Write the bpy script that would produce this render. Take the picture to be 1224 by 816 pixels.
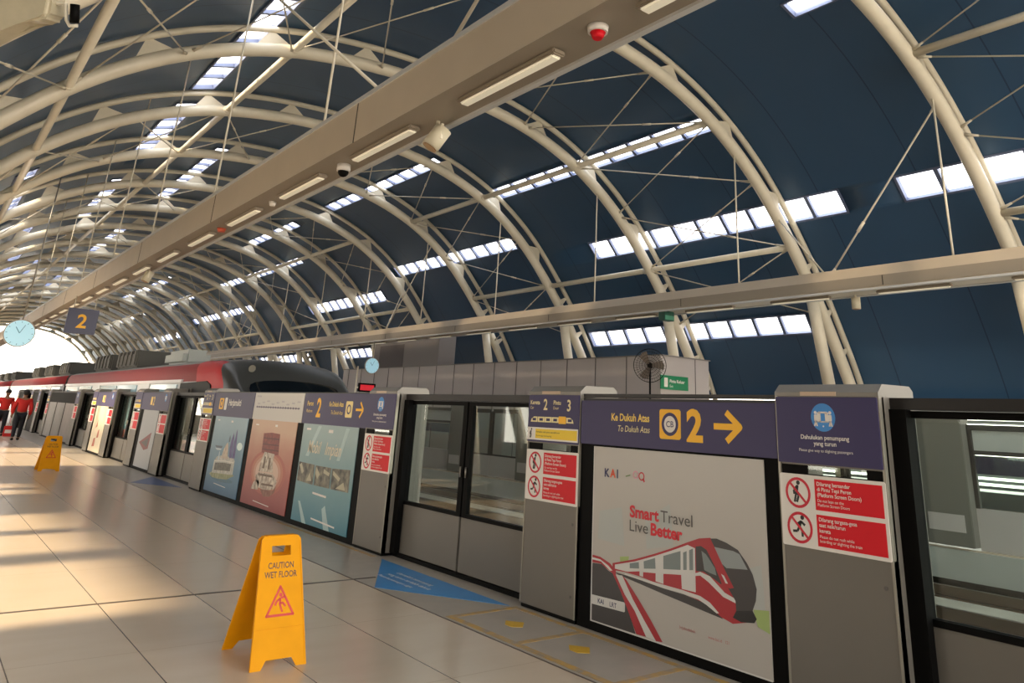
import bpy, bmesh, math, random
from mathutils import Vector, Matrix
random.seed(7)
for o in list(bpy.data.objects): bpy.data.objects.remove(o)
SC = bpy.context.scene
COL = SC.collection
PI = math.pi
# ------------------------------------------------------------------ camera
CAM_H = 1.5
cam = bpy.data.cameras.new('camera'); camo = bpy.data.objects.new('camera', cam); COL.objects.link(camo)
yaw, pitch, roll = 0.67137006, 0.33156634, 0.04580511
fwd = Vector((math.sin(yaw)*math.cos(pitch), math.cos(yaw)*math.cos(pitch), math.sin(pitch)))
rgt = Vector((math.cos(yaw), -math.sin(yaw), 0)); upv = rgt.cross(fwd)
r2 = rgt*math.cos(roll) + upv*math.sin(roll); u2 = -rgt*math.sin(roll) + upv*math.cos(roll)
camo.matrix_world = Matrix(((r2.x, u2.x, -fwd.x, 0), (r2.y, u2.y, -fwd.y, 0), (r2.z, u2.z, -fwd.z, CAM_H), (0, 0, 0, 1)))
cam.sensor_fit = 'HORIZONTAL'; cam.sensor_width = 36.0
cam.lens = 36.0*896.54/1224; cam.shift_x = -48.08/1224; cam.shift_y = -215.70/1224
cam.clip_end = 600; cam.clip_start = 0.05
SC.camera = camo
# ------------------------------------------------------------------ world, sun, exposure
w = bpy.data.worlds.new('sky'); SC.world = w; w.use_nodes = True
nt = w.node_tree; nt.nodes.clear()
wo = nt.nodes.new('ShaderNodeOutputWorld'); bg = nt.nodes.new('ShaderNodeBackground')
tc = nt.nodes.new('ShaderNodeTexCoord'); sp = nt.nodes.new('ShaderNodeSeparateXYZ'); rp = nt.nodes.new('ShaderNodeValToRGB')
nt.links.new(tc.outputs['Generated'], sp.inputs[0]); nt.links.new(sp.outputs['Z'], rp.inputs[0])
rp.color_ramp.elements[0].position = 0.0; rp.color_ramp.elements[0].color = (1.0, 0.90, 0.76, 1)
rp.color_ramp.elements[1].position = 0.6; rp.color_ramp.elements[1].color = (0.86, 0.93, 1.0, 1)
nt.links.new(rp.outputs[0], bg.inputs[0]); bg.inputs[1].default_value = 6.0
nt.links.new(bg.outputs[0], wo.inputs[0])
sd = bpy.data.lights.new('low_sun', 'SUN'); sd.energy = 12.0; sd.angle = math.radians(4); sd.color = (1.0, 0.80, 0.52)
so = bpy.data.objects.new('low_sun', sd); COL.objects.link(so)
so.rotation_euler = Vector((0.87, 0.06, -0.49)).to_track_quat('-Z', 'Y').to_euler()
SC.view_settings.view_transform = 'Standard'; SC.view_settings.look = 'None'
SC.view_settings.exposure = 0.16; SC.view_settings.gamma = 1.0
SC.view_settings.use_curve_mapping = False

# ------------------------------------------------------------------ materials
def lin(h):
    h = h.lstrip('#'); c = [int(h[i:i+2], 16)/255 for i in (0, 2, 4)]
    return tuple((x/12.92 if x <= .04045 else ((x+.055)/1.055)**2.4) for x in c)
MC = {}
def mat(name, col, rough=.5, metal=0., noise=0., nscale=6., bump=0., spec=.5, emit=0., stretch=None, ncol=None):
    if name in MC: return MC[name]
    m = bpy.data.materials.new(name); m.use_nodes = True; n = m.node_tree; b = n.nodes['Principled BSDF']
    c = lin(col) if isinstance(col, str) else col
    b.inputs['Base Color'].default_value = (*c, 1); b.inputs['Roughness'].default_value = rough
    b.inputs['Metallic'].default_value = metal; b.inputs['Specular IOR Level'].default_value = spec
    if noise or bump:
        t = n.nodes.new('ShaderNodeTexCoord'); mp = n.nodes.new('ShaderNodeMapping'); nz = n.nodes.new('ShaderNodeTexNoise')
        n.links.new(t.outputs['Object'], mp.inputs[0]); n.links.new(mp.outputs[0], nz.inputs['Vector'])
        if stretch: mp.inputs['Scale'].default_value = stretch
        nz.inputs['Scale'].default_value = nscale; nz.inputs['Detail'].default_value = 4
        if noise:
            mx = n.nodes.new('ShaderNodeMix'); mx.data_type = 'RGBA'
            cr = n.nodes.new('ShaderNodeValToRGB'); cr.color_ramp.elements[0].position = .35; cr.color_ramp.elements[1].position = .7
            n.links.new(nz.outputs['Fac'], cr.inputs[0]); n.links.new(cr.outputs[0], mx.inputs['Factor'])
            c2 = lin(ncol) if ncol else tuple(x*(1-noise) for x in c)
            mx.inputs['A'].default_value = (*c, 1); mx.inputs['B'].default_value = (*c2, 1)
            n.links.new(mx.outputs['Result'], b.inputs['Base Color'])
        if bump:
            bp = n.nodes.new('ShaderNodeBump'); bp.inputs['Strength'].default_value = bump; bp.inputs['Distance'].default_value = .01
            n.links.new(nz.outputs['Fac'], bp.inputs['Height']); n.links.new(bp.outputs[0], b.inputs['Normal'])
    if emit:
        b.inputs['Emission Color'].default_value = (*c, 1); b.inputs['Emission Strength'].default_value = emit
    MC[name] = m; return m
def glass_mat(name, tint, gloss=.12, rough=.02):
    if name in MC: return MC[name]
    m = bpy.data.materials.new(name); m.use_nodes = True; n = m.node_tree; n.nodes.clear()
    o = n.nodes.new('ShaderNodeOutputMaterial'); a = n.nodes.new('ShaderNodeBsdfTransparent'); g = n.nodes.new('ShaderNodeBsdfGlossy')
    lw = n.nodes.new('ShaderNodeLayerWeight'); lw.inputs['Blend'].default_value = .5
    f0 = n.nodes.new('ShaderNodeMath'); f0.operation = 'POWER'; n.links.new(lw.outputs['Facing'], f0.inputs[0]); f0.inputs[1].default_value = 4
    f = n.nodes.new('ShaderNodeMath'); f.operation = 'MULTIPLY_ADD'; n.links.new(f0.outputs[0], f.inputs[0]); f.inputs[1].default_value = .8; f.inputs[2].default_value = .04
    mx = n.nodes.new('ShaderNodeMixShader'); a.inputs[0].default_value = (*tint, 1); g.inputs['Roughness'].default_value = rough
    g.inputs['Color'].default_value = (.9, .9, .9, 1)
    n.links.new(f.outputs[0], mx.inputs[0]); n.links.new(a.outputs[0], mx.inputs[1]); n.links.new(g.outputs[0], mx.inputs[2]); n.links.new(mx.outputs[0], o.inputs[0])
    MC[name] = m; return m
def pane_mat(name):
    m = bpy.data.materials.new(name); m.use_nodes = True; n = m.node_tree; n.nodes.clear()
    o = n.nodes.new('ShaderNodeOutputMaterial'); a = n.nodes.new('ShaderNodeBsdfTransparent'); t = n.nodes.new('ShaderNodeBsdfTranslucent')
    mx = n.nodes.new('ShaderNodeMixShader'); mx.inputs[0].default_value = .35
    a.inputs[0].default_value = (.92, .92, .95, 1); t.inputs[0].default_value = (.9, .88, .92, 1)
    n.links.new(a.outputs[0], mx.inputs[1]); n.links.new(t.outputs[0], mx.inputs[2]); n.links.new(mx.outputs[0], o.inputs[0])
    return m
def floor_mat():
    m = bpy.data.materials.new('platform_tiles'); m.use_nodes = True; n = m.node_tree; b = n.nodes['Principled BSDF']
    t = n.nodes.new('ShaderNodeTexCoord'); s = n.nodes.new('ShaderNodeSeparateXYZ'); n.links.new(t.outputs['Object'], s.inputs[0])
    def line(sock, off, pitch, wd):
        a = n.nodes.new('ShaderNodeMath'); a.operation = 'SUBTRACT'; n.links.new(sock, a.inputs[0]); a.inputs[1].default_value = off - pitch/2
        d = n.nodes.new('ShaderNodeMath'); d.operation = 'DIVIDE'; n.links.new(a.outputs[0], d.inputs[0]); d.inputs[1].default_value = pitch
        f = n.nodes.new('ShaderNodeMath'); f.operation = 'FRACT'; n.links.new(d.outputs[0], f.inputs[0])
        g = n.nodes.new('ShaderNodeMath'); g.operation = 'SUBTRACT'; n.links.new(f.outputs[0], g.inputs[0]); g.inputs[1].default_value = .5
        h = n.nodes.new('ShaderNodeMath'); h.operation = 'ABSOLUTE'; n.links.new(g.outputs[0], h.inputs[0])
        k = n.nodes.new('ShaderNodeMath'); k.operation = 'LESS_THAN'; n.links.new(h.outputs[0], k.inputs[0]); k.inputs[1].default_value = wd/pitch/2
        return k.outputs[0]
    lx = line(s.outputs['X'], 2.222, .712, .007); ly = line(s.outputs['Y'], 7.30, 1.43, .004)
    mxx = n.nodes.new('ShaderNodeMath'); mxx.operation = 'MULTIPLY'; n.links.new(ly, mxx.inputs[0]); mxx.inputs[1].default_value = .45
    mm = n.nodes.new('ShaderNodeMath'); mm.operation = 'MAXIMUM'; n.links.new(lx, mm.inputs[0]); n.links.new(mxx.outputs[0], mm.inputs[1])
    nz = n.nodes.new('ShaderNodeTexNoise'); mp = n.nodes.new('ShaderNodeMapping'); mp.inputs['Scale'].default_value = (.8, 2.2, 1)
    n.links.new(t.outputs['Object'], mp.inputs[0]); n.links.new(mp.outputs[0], nz.inputs['Vector']); nz.inputs['Scale'].default_value = 1.6; nz.inputs['Detail'].default_value = 5
    mc = n.nodes.new('ShaderNodeMix'); mc.data_type = 'RGBA'; n.links.new(nz.outputs['Fac'], mc.inputs['Factor'])
    mc.inputs['A'].default_value = (*lin('#cbb9a3'), 1); mc.inputs['B'].default_value = (*lin('#b8a58f'), 1)
    md = n.nodes.new('ShaderNodeMix'); md.data_type = 'RGBA'; n.links.new(mm.outputs[0], md.inputs['Factor'])
    n.links.new(mc.outputs['Result'], md.inputs['A']); md.inputs['B'].default_value = (*lin('#5a4d42'), 1)
    n.links.new(md.outputs['Result'], b.inputs['Base Color'])
    rr = n.nodes.new('ShaderNodeMapRange'); n.links.new(nz.outputs['Fac'], rr.inputs[0]); rr.inputs['To Min'].default_value = .16; rr.inputs['To Max'].default_value = .30
    n.links.new(rr.outputs[0], b.inputs['Roughness'])
    b.inputs['Specular IOR Level'].default_value = .5
    return m
def grad(name, stops, rough=.35):
    """printed vertical colour run, by the sheet's own height"""
    m = bpy.data.materials.new(name); m.use_nodes = True; n = m.node_tree; b = n.nodes['Principled BSDF']
    t = n.nodes.new('ShaderNodeTexCoord'); s = n.nodes.new('ShaderNodeSeparateXYZ'); n.links.new(t.outputs['Generated'], s.inputs[0])
    nz = n.nodes.new('ShaderNodeTexNoise'); nz.inputs['Scale'].default_value = 4; n.links.new(t.outputs['Generated'], nz.inputs['Vector'])
    a = n.nodes.new('ShaderNodeMath'); a.operation = 'MULTIPLY_ADD'; n.links.new(nz.outputs['Fac'], a.inputs[0]); a.inputs[1].default_value = .22; n.links.new(s.outputs['Z'], a.inputs[2])
    r = n.nodes.new('ShaderNodeValToRGB'); n.links.new(a.outputs[0], r.inputs[0])
    for i, (p, c) in enumerate(stops):
        e = r.color_ramp.elements[i] if i < 2 else r.color_ramp.elements.new(p)
        e.position = p; e.color = (*lin(c), 1)
    n.links.new(r.outputs[0], b.inputs['Base Color']); b.inputs['Roughness'].default_value = rough; return m
def skin_mat():
    m = bpy.data.materials.new('navy_roof_sheet'); m.use_nodes = True; n = m.node_tree; b = n.nodes['Principled BSDF']
    t = n.nodes.new('ShaderNodeTexCoord'); nz = n.nodes.new('ShaderNodeTexNoise'); n.links.new(t.outputs['Object'], nz.inputs['Vector'])
    nz.inputs['Scale'].default_value = .35; nz.inputs['Detail'].default_value = 6
    mc = n.nodes.new('ShaderNodeMix'); mc.data_type = 'RGBA'; n.links.new(nz.outputs['Fac'], mc.inputs['Factor'])
    mc.inputs['A'].default_value = (*lin('#2d4c6b'), 1); mc.inputs['B'].default_value = (*lin('#345472'), 1)
    s = n.nodes.new('ShaderNodeSeparateXYZ'); n.links.new(t.outputs['Object'], s.inputs[0])
    a = n.nodes.new('ShaderNodeMath'); a.operation = 'MULTIPLY'; n.links.new(s.outputs['Y'], a.inputs[0]); a.inputs[1].default_value = 1/2.5
    f = n.nodes.new('ShaderNodeMath'); f.operation = 'FRACT'; n.links.new(a.outputs[0], f.inputs[0])
    k = n.nodes.new('ShaderNodeMath'); k.operation = 'LESS_THAN'; n.links.new(f.outputs[0], k.inputs[0]); k.inputs[1].default_value = .012
    md = n.nodes.new('ShaderNodeMix'); md.data_type = 'RGBA'; n.links.new(k.outputs[0], md.inputs['Factor']); n.links.new(mc.outputs['Result'], md.inputs['A'])
    md.inputs['B'].default_value = (*lin('#1c3552'), 1); n.links.new(md.outputs['Result'], b.inputs['Base Color'])
    b.inputs['Roughness'].default_value = .34; b.inputs['Specular IOR Level'].default_value = .5
    return m
M_CREAM = mat('cream_steel_paint', '#dfd5be', .4, noise=.08, nscale=3)
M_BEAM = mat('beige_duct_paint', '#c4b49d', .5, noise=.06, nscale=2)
M_BEAM_SHADE = mat('shaded_duct_taupe', '#94897a', .5)  # duct paint darkened for shade on near underside and far side face
M_TRIM = mat('pale_trim', '#c3c2c0', .4)
M_FLOOR = floor_mat(); M_SKIN = skin_mat()
M_STRIP = mat('platform_edge_stone', '#a3998c', .32, noise=.12, nscale=5, bump=.1)
M_DARKSTEEL = mat('dark_steel', '#2a2622', .35, metal=.2)
M_BLACK = mat('black_frame', '#090807', .6, spec=.08)
M_GREY = mat('grey_door_panel', '#69635a', .42, metal=.15, noise=.05, nscale=2)
M_SIDE = mat('pillar_grey_paint', '#6d6a62', .4, metal=.2)
M_SILVER = mat('silver_trim', '#8c867a', .35, metal=.5)
M_CAP = mat('pillar_cap_silver', '#77726a', .42, metal=.3)
M_LENS = mat('cap_lamp_lens', '#b49a80', .4)
M_PURPLE = mat('purple_sign', '#362f56', .45, spec=.3)
M_YEL = mat('sign_yellow', '#f2b417', .5)
M_WHITE = mat('white_print', '#dcd5cc', .5)
M_OFFW = mat('poster_white', '#b3ada4', .35)
M_RED = mat('sticker_red', '#d0071c', .5, spec=.3)
M_BLUE = mat('icon_blue', '#2f7fc4', .45)
M_BLK = mat('print_black', '#1b1816', .5)
M_GLASS = glass_mat('door_glass', (.84, .90, .88))
M_YPLAST = mat('yellow_plastic', '#e39800', .6, spec=.15, noise=.08, nscale=8)
M_YLINE = mat('worn_yellow_line', '#b98f3c', .5, noise=.5, nscale=14, ncol='#8e857a')
M_BTRI = mat('blue_floor_sticker', '#3f86bd', .4, noise=.08, nscale=5)
M_CLAD = mat('grey_cladding', '#b3aaa5', .45, metal=0., noise=.05, nscale=1)
M_CONC = mat('concrete', '#8b877e', .8, noise=.2, nscale=2, bump=.3)
M_BALLAST = mat('ballast', '#6b655c', .95, noise=.5, nscale=20, bump=1.0)
M_RAIL = mat('rail_steel', '#6a5b4e', .3, metal=.8)
M_TRED = mat('train_red', '#b0141a', .3, spec=.6)
M_TWHITE = mat('train_white', '#cfd0d0', .3)
M_TDARK = mat('train_mask_dark', '#3b3b38', .35, spec=.5)
M_TROOF = mat('train_roof_grey', '#7e7d78', .5)
M_TGLASS = mat('train_window_glass', '#0e1216', .08, spec=.8)
M_PANE = pane_mat('skylight_pane')
M_TUBE = mat('fluorescent_cover', '#e8dfc8', .4, emit=.25)
M_CLOCK = mat('clock_face', '#9ec9d8', .3, emit=.45)
M_SKINP = mat('skin', '#8a6248', .6); M_HAIR = mat('hair', '#15120f', .6)
M_JRED = mat('red_jacket', '#c01d14', .75); M_TROU = mat('black_trousers', '#14141b', .8)
M_GREEN = mat('green_sign', '#0c7a4d', .4)

# ------------------------------------------------------------------ geometry helpers
LOC = {}
class MB:
    def __init__(s): s.bm = bmesh.new()
    def box(s, x0, x1, y0, y1, z0, z1, bev=0.):
        vs = [s.bm.verts.new((x, y, z)) for x in (x0, x1) for y in (y0, y1) for z in (z0, z1)]
        F = [(0, 1, 3, 2), (4, 6, 7, 5), (0, 4, 5, 1), (2, 3, 7, 6), (0, 2, 6, 4), (1, 5, 7, 3)]
        fs = [s.bm.faces.new([vs[i] for i in f]) for f in F]
        if bev:
            es = list({e for f in fs for e in f.edges})
            bmesh.ops.bevel(s.bm, geom=es, offset=bev, segments=2, affect='EDGES', clamp_overlap=True)
        return s
    def tube(s, p, q, r, n=10, r1=None, cap=True):
        p = Vector(p); q = Vector(q); d = (q-p).normalized(); a = d.orthogonal().normalized(); b = d.cross(a)
        r1 = r if r1 is None else r1
        A = [s.bm.verts.new(p+(a*math.cos(t)+b*math.sin(t))*r) for t in [2*PI*i/n for i in range(n)]]
        B = [s.bm.verts.new(q+(a*math.cos(t)+b*math.sin(t))*r1) for t in [2*PI*i/n for i in range(n)]]
        for i in range(n):
            f = s.bm.faces.new([A[i], A[(i+1) % n], B[(i+1) % n], B[i]]); f.smooth = True
        if cap: s.bm.faces.new(A[::-1]); s.bm.faces.new(B)
        return s
    def path(s, pts, r, n=10):
        pts = [Vector(p) for p in pts]; rings = []
        a = None
        for i, p in enumerate(pts):
            d = (pts[min(i+1, len(pts)-1)]-pts[max(i-1, 0)]).normalized()
            if a is None: a = d.orthogonal().normalized()
            a = (a-d*a.dot(d)).normalized(); b = d.cross(a)
            rings.append([s.bm.verts.new(p+(a*math.cos(t)+b*math.sin(t))*r) for t in [2*PI*k/n for k in range(n)]])
        for A, B in zip(rings, rings[1:]):
            for i in range(n):
                f = s.bm.faces.new([A[i], A[(i+1) % n], B[(i+1) % n], B[i]]); f.smooth = True
        s.bm.faces.new(rings[0][::-1]); s.bm.faces.new(rings[-1])
        return s
    def prism(s, poly, fr, d0, d1):
        A = [s.bm.verts.new(fr(u, v, d0)) for u, v in poly]; B = [s.bm.verts.new(fr(u, v, d1)) for u, v in poly]
        n = len(poly)
        try:
            s.bm.faces.new(A); s.bm.faces.new(B[::-1])
            for i in range(n): s.bm.faces.new([A[i], B[i], B[(i+1) % n], A[(i+1) % n]])
        except ValueError: pass
        return s
    def ring(s, cx, cy, ro, ri, fr, d0, d1, n=32):
        for i in range(n):
            a, b = 2*PI*i/n, 2*PI*(i+1)/n
            s.prism([(cx+ro*math.cos(a), cy+ro*math.sin(a)), (cx+ro*math.cos(b), cy+ro*math.sin(b)), (cx+ri*math.cos(b), cy+ri*math.sin(b)), (cx+ri*math.cos(a), cy+ri*math.sin(a))], fr, d0, d1)
        return s
    def bar(s, p, q, wd, fr, d0, d1):
        (x0, y0), (x1, y1) = p, q; L = math.hypot(x1-x0, y1-y0) or 1; nx, ny = -(y1-y0)/L*wd/2, (x1-x0)/L*wd/2
        return s.prism([(x0+nx, y0+ny), (x1+nx, y1+ny), (x1-nx, y1-ny), (x0-nx, y0-ny)], fr, d0, d1)
    def quad(s, *p): s.bm.faces.new([s.bm.verts.new(x) for x in p]); return s
    def build(s, name, m, parent=None, recalc=True, dbl=False, origin=None):
        if dbl: bmesh.ops.remove_doubles(s.bm, verts=s.bm.verts, dist=1e-4)
        if recalc: bmesh.ops.recalc_face_normals(s.bm, faces=s.bm.faces)
        me = bpy.data.meshes.new(name); s.bm.to_mesh(me); s.bm.free()
        for mm in (m if isinstance(m, (list, tuple)) else [m]): me.materials.append(mm)
        return link(name, me, parent, origin)
def link(name, me, parent=None, origin=None):
    o = bpy.data.objects.new(name, me); COL.objects.link(o)
    if parent is not None:
        o.parent = parent; L = LOC[parent.name]; LOC[o.name] = L; me.transform(Matrix.Translation(-L))
    else:
        L = Vector(origin) if origin else Vector((0, 0, 0))
        if origin: me.transform(Matrix.Translation(-L)); o.location = L
        LOC[o.name] = L
    return o
def tag(o, label=None, cat=None, group=None, kind=None):
    if label: o['label'] = label
    if cat: o['category'] = cat
    if group: o['group'] = group
    if kind: o['kind'] = kind
    return o
def thing(name, loc, label, cat, group=None):
    o = bpy.data.objects.new(name, None); COL.objects.link(o); o.location = loc; o.empty_display_size = .2
    LOC[o.name] = Vector(loc); return tag(o, label, cat, group)
def struct(o): o['kind'] = 'structure'; return o
def circ(cx, cy, r, n=24, ry=None): ry = ry or r; return [(cx+r*math.cos(2*PI*i/n), cy+ry*math.sin(2*PI*i/n)) for i in range(n)]
def rect(x0, y0, x1, y1): return [(x0, y0), (x1, y0), (x1, y1), (x0, y1)]
def rrect(x0, y0, x1, y1, r, n=5):
    o = []
    for cx, cy, a0 in ((x1-r, y1-r, 0), (x0+r, y1-r, 90), (x0+r, y0+r, 180), (x1-r, y0+r, 270)):
        for i in range(n+1):
            a = math.radians(a0+90*i/n); o.append((cx+r*math.cos(a), cy+r*math.sin(a)))
    return o
def frame(org, uv, vv, nv):
    org, uv, vv, nv = map(Vector, (org, uv, vv, nv))
    return lambda u, v, d=0.: org+uv*u+vv*v+nv*d
TXT = {}
def text_polys(s, bold=0.):
    k = (s, bold)
    if k in TXT: return TXT[k]
    c = bpy.data.curves.new('t', 'FONT'); c.body = s; c.size = 1.0; c.offset = bold; c.resolution_u = 3; c.fill_mode = 'BOTH'
    o = bpy.data.objects.new('t', c); COL.objects.link(o); bpy.context.view_layer.update()
    me = bpy.data.meshes.new_from_object(o.evaluated_get(bpy.context.evaluated_depsgraph_get()))
    vs = [tuple(v.co[:2]) for v in me.vertices]; fs = [tuple(p.vertices) for p in me.polygons]
    bpy.data.objects.remove(o); bpy.data.curves.remove(c); bpy.data.meshes.remove(me)
    TXT[k] = (vs, fs); return TXT[k]
def text(s, size, fr, u, v, d, m, parent, align='L', bold=0., shear=0., name='lettering', sx=1., mb=None):
    vs, fs = text_polys(s, bold)
    if not vs: return None
    w0 = min(p[0] for p in vs); w1 = max(p[0] for p in vs)
    off = {'L': -w0, 'C': -(w0+w1)/2, 'R': -w1}[align]
    B = mb or MB()
    V = [B.bm.verts.new(fr(u+(x+off+y*shear)*size*sx, v+y*size, d)) for x, y in vs]
    for f in fs:
        try: B.bm.faces.new([V[i] for i in f])
        except ValueError: pass
    if mb: return None
    return B.build(name, m, parent, recalc=False)

# ------------------------------------------------------------------ roof profile (arch centre line, dx from roof axis)
XC = 8.44
PR = [(0, 9.68), (1.11, 9.65), (2.23, 9.54), (3.35, 9.34), (4.44, 9.01), (5.49, 8.55), (6.46, 7.95), (7.35, 7.23), (8.14, 6.41), (8.87, 5.54), (9.55, 4.64), (10.17, 3.68), (10.75, 2.7), (11.2, 1.7), (11.55, .7), (11.75, 0)]
def offset_half(o):
    n = len(PR); out = []
    for i in range(n):
        a = Vector(PR[max(i-1, 0)]); b = Vector(PR[min(i+1, n-1)])
        if i == 0: a = Vector((-PR[1][0], PR[1][1]))
        t = (b-a).normalized(); out.append(Vector(PR[i])+Vector((-t.y, t.x))*o)
    return out
def curve(o=0., sub=4):
    h = offset_half(o); full = [Vector((-p.x, p.y)) for p in h[::-1]][:-1]+h; out = []
    for i in range(len(full)-1):
        p0 = full[max(i-1, 0)]; p1 = full[i]; p2 = full[i+1]; p3 = full[min(i+2, len(full)-1)]
        for k in range(sub):
            t = k/sub
            out.append(.5*((2*p1)+(-p0+p2)*t+(2*p0-5*p1+4*p2-p3)*t*t+(-p0+3*p1-3*p2+p3)*t**3))
    out.append(full[-1]); return out
CV = {o: curve(o) for o in (0., .5, .6, .78)}
def at(dx, o=0.):
    c = CV[o]
    for a, b in zip(c, c[1:]):
        if a.x <= dx <= b.x:
            t = (dx-a.x)/(b.x-a.x or 1); return a.lerp(b, t)
    return c[-1] if dx > 0 else c[0]
ARCH_Y = [1.1]+[6.1, 11.05, 16.15]+[21.15+5*i for i in range(20)]
ARCH_Y = [-3.9]+ARCH_Y
Y_END = ARCH_Y[-1]; Y_NEAR = -7.5
# ------------------------------------------------------------------ skylight rectangles on the sheet (dx0, dx1, y0, y1)
SKY = [(8.2, 8.66, -1.2, 8.03), (8.2, 8.66, 9.5, 18.76), (3.66, 4.12, -1.5, 7.8), (5.74, 6.2, 11.7, 21.15), (10.3, 10.62, 11.95, 21.0),
       (7.53, 7.94, 22.4, 31.6), (3.62, 4.08, 21.75, 31.0), (9.7, 10.02, 21.4, 30.7), (8.28, 8.7, 34.1, 43.3), (3.7, 4.14, 34.9, 41.6),
       (5.8, 6.2, 39.3, 53.4), (7.6, 7.98, 51.6, 65.5), (10.2, 10.5, 34.0, 43.0), (10.2, 10.5, 47.0, 56.0), (5.8, 6.2, 60., 69.), (8.2, 8.6, 72., 81.),
       (-4.5, -3.9, 14.6, 21.0), (-4.5, -3.9, 22.4, 29.3), (-2.05, -1.55, 27.3, 36.5), (-7.5, -7.0, 27.8, 37.0),
       (-10.5, -10.0, 22.0, 28.0), (-4.5, -3.9, -1.5, 7.8), (-9.6, -9.1, 40., 60.), (-9.6, -9.1, 66., 90.), (-8.7, -8.2, 34., 44.), (-5.9, -5.3, 52., 64.), (-7.5, -7.0, 74., 90.), (-4.3, -3.7, 72., 86.), (-2.0, -1.4, 60., 78.), (3.7, 4.2, 58., 74.), (5.8, 6.3, 76., 92.), (0.2, .8, 80., 96.), (-4.3, -3.8, 33., 42.), (-6.3, -5.8, 39., 48.), (-2.0, -1.5, 45., 54.), (-7.6, -7.1, 46., 55.), (-4.3, -3.8, 57., 66.), (-8.6, -8.2, 62., 72.),  # unseen ones added for sun patches, extra far ones to brighten the vault
       (-5.7, -5.2, 10.2, 13.2), (-2.0, -1.5, 4.0, 10.0), (0.2, .7, 48., 57.), (0.2, .7, 64., 73.), (-6.2, -5.7, 70., 80.)]
DXL = 11.55; DXLEFT = -10.55
xs = sorted({round(p.x, 3) for p in CV[.6] if DXLEFT <= p.x <= DXL} | {v for s_ in SKY for v in s_[:2]} | {DXLEFT, DXL})
ys = sorted({Y_NEAR, Y_END} | set(ARCH_Y) | {v for s_ in SKY for v in s_[2:]})
b = MB(); vv = {}
for i, x in enumerate(xs):
    p = at(x, .6)
    for j, y in enumerate(ys): vv[i, j] = b.bm.verts.new((XC+p.x, y, p.y))
for i in range(len(xs)-1):
    for j in range(len(ys)-1):
        cx, cy = (xs[i]+xs[i+1])/2, (ys[j]+ys[j+1])/2
        if any(a < cx < c and e < cy < g for a, c, e, g in SKY): continue
        f = b.bm.faces.new([vv[i, j], vv[i+1, j], vv[i+1, j+1], vv[i, j+1]]); f.smooth = True
ceil = struct(b.build('ceiling', M_SKIN))
sm = ceil.modifiers.new('thick', 'SOLIDIFY'); sm.thickness = .06; sm.offset = 1
for i, (a, c, e, g) in enumerate(SKY):
    fo = MB(); pa, pc = at(a, .6), at(c, .6); nrm = Vector(((pa.y-pc.y), (pc.x-pa.x))).normalized()
    if nrm.y < 0: nrm = -nrm
    def P(t, y, k): q = pa.lerp(pc, t)+nrm*k; return (XC+q.x, y, q.y)
    dn = .14
    for t0, t1, y0, y1 in ((-.03, .05, e-.03, g+.03), (.95, 1.03, e-.03, g+.03), (-.03, 1.03, e-.03, e+.03), (-.03, 1.03, g-.03, g+.03)):
        v8 = [fo.bm.verts.new(P(t, y, k)) for t in (t0, t1) for y in (y0, y1) for k in (-.03, dn)]
        for F in ((0, 1, 3, 2), (4, 6, 7, 5), (0, 4, 5, 1), (2, 3, 7, 6), (0, 2, 6, 4), (1, 5, 7, 3)): fo.bm.faces.new([v8[q] for q in F])
    nb = max(2, round((g-e)/.93))
    for k in range(1, nb):
        y = e+(g-e)*k/nb
        v8 = [fo.bm.verts.new(P(t, yy, kk)) for t in (0, 1) for yy in (y-.05, y+.05) for kk in (.0, .1)]
        for F in ((0, 1, 3, 2), (4, 6, 7, 5), (0, 4, 5, 1), (2, 3, 7, 6), (0, 2, 6, 4), (1, 5, 7, 3)): fo.bm.faces.new([v8[q] for q in F])
    fr_ = struct(fo.build('window_%d' % (i+1), mat('skylight_frame', '#66708c', .5)))
    MB().quad(P(.03, e, .1), P(.97, e, .1), P(.97, g, .1), P(.03, g, .1)).build('pane', M_PANE, fr_)

# ------------------------------------------------------------------ floor, track bed, walls
b = MB(); b.box(-3.0, 3.64, Y_NEAR-2, 125, -.3, 0); struct(b.build('floor', M_FLOOR))
b = MB(); b.box(3.64, 4.62, Y_NEAR-2, 125, -.3, 0); struct(b.build('floor', M_STRIP))
b = MB(); b.box(3.633, 3.647, Y_NEAR, 125, -.01, .0015); b.box(-3, 3.87, 7.28, 7.318, -.01, .0015); struct(b.build('trim_1', mat('dark_joint', '#4a3f36', .6)))
b = MB(); b.box(3.4, 4.62, Y_NEAR-2, 125, -1.3, -.3); struct(b.build('trim_2', M_CONC))
b = MB(); b.box(12.26, 19.9, Y_NEAR-2, 125, -.3, 0); struct(b.build('floor', M_FLOOR))
b = MB(); b.box(12.22, 12.27, Y_NEAR-2, 125, -.42, -.02); struct(b.build('trim_3', mat('edge_concrete', '#a2a39c', .7, noise=.1, nscale=2)))
b = MB(); b.box(4.62, 12.26, Y_NEAR-2, 125, -1.45, -1.3); struct(b.build('floor', M_BALLAST))
b = MB(); b.box(4.9, 7.2, Y_NEAR-2, 125, -1.3, -1.08); struct(b.build('trim_4', M_CONC))
b = MB(); b.box(9.78, 11.98, Y_NEAR-2, 125, -1.3, -.55); struct(b.build('trim_9', mat('sunlit_slab', '#c9c1ae', .7, noise=.15, nscale=3)))  # sunlight on the far track slab put into its pale colour
b = MB(); b.box(12.7, 12.8, Y_NEAR-2, 125, -1.3, -.3); struct(b.build('trim_8', mat('gap_shade_dark', '#1c1a18', .9)))  # dark slab stands in for the shade in the gap under the platform
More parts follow.
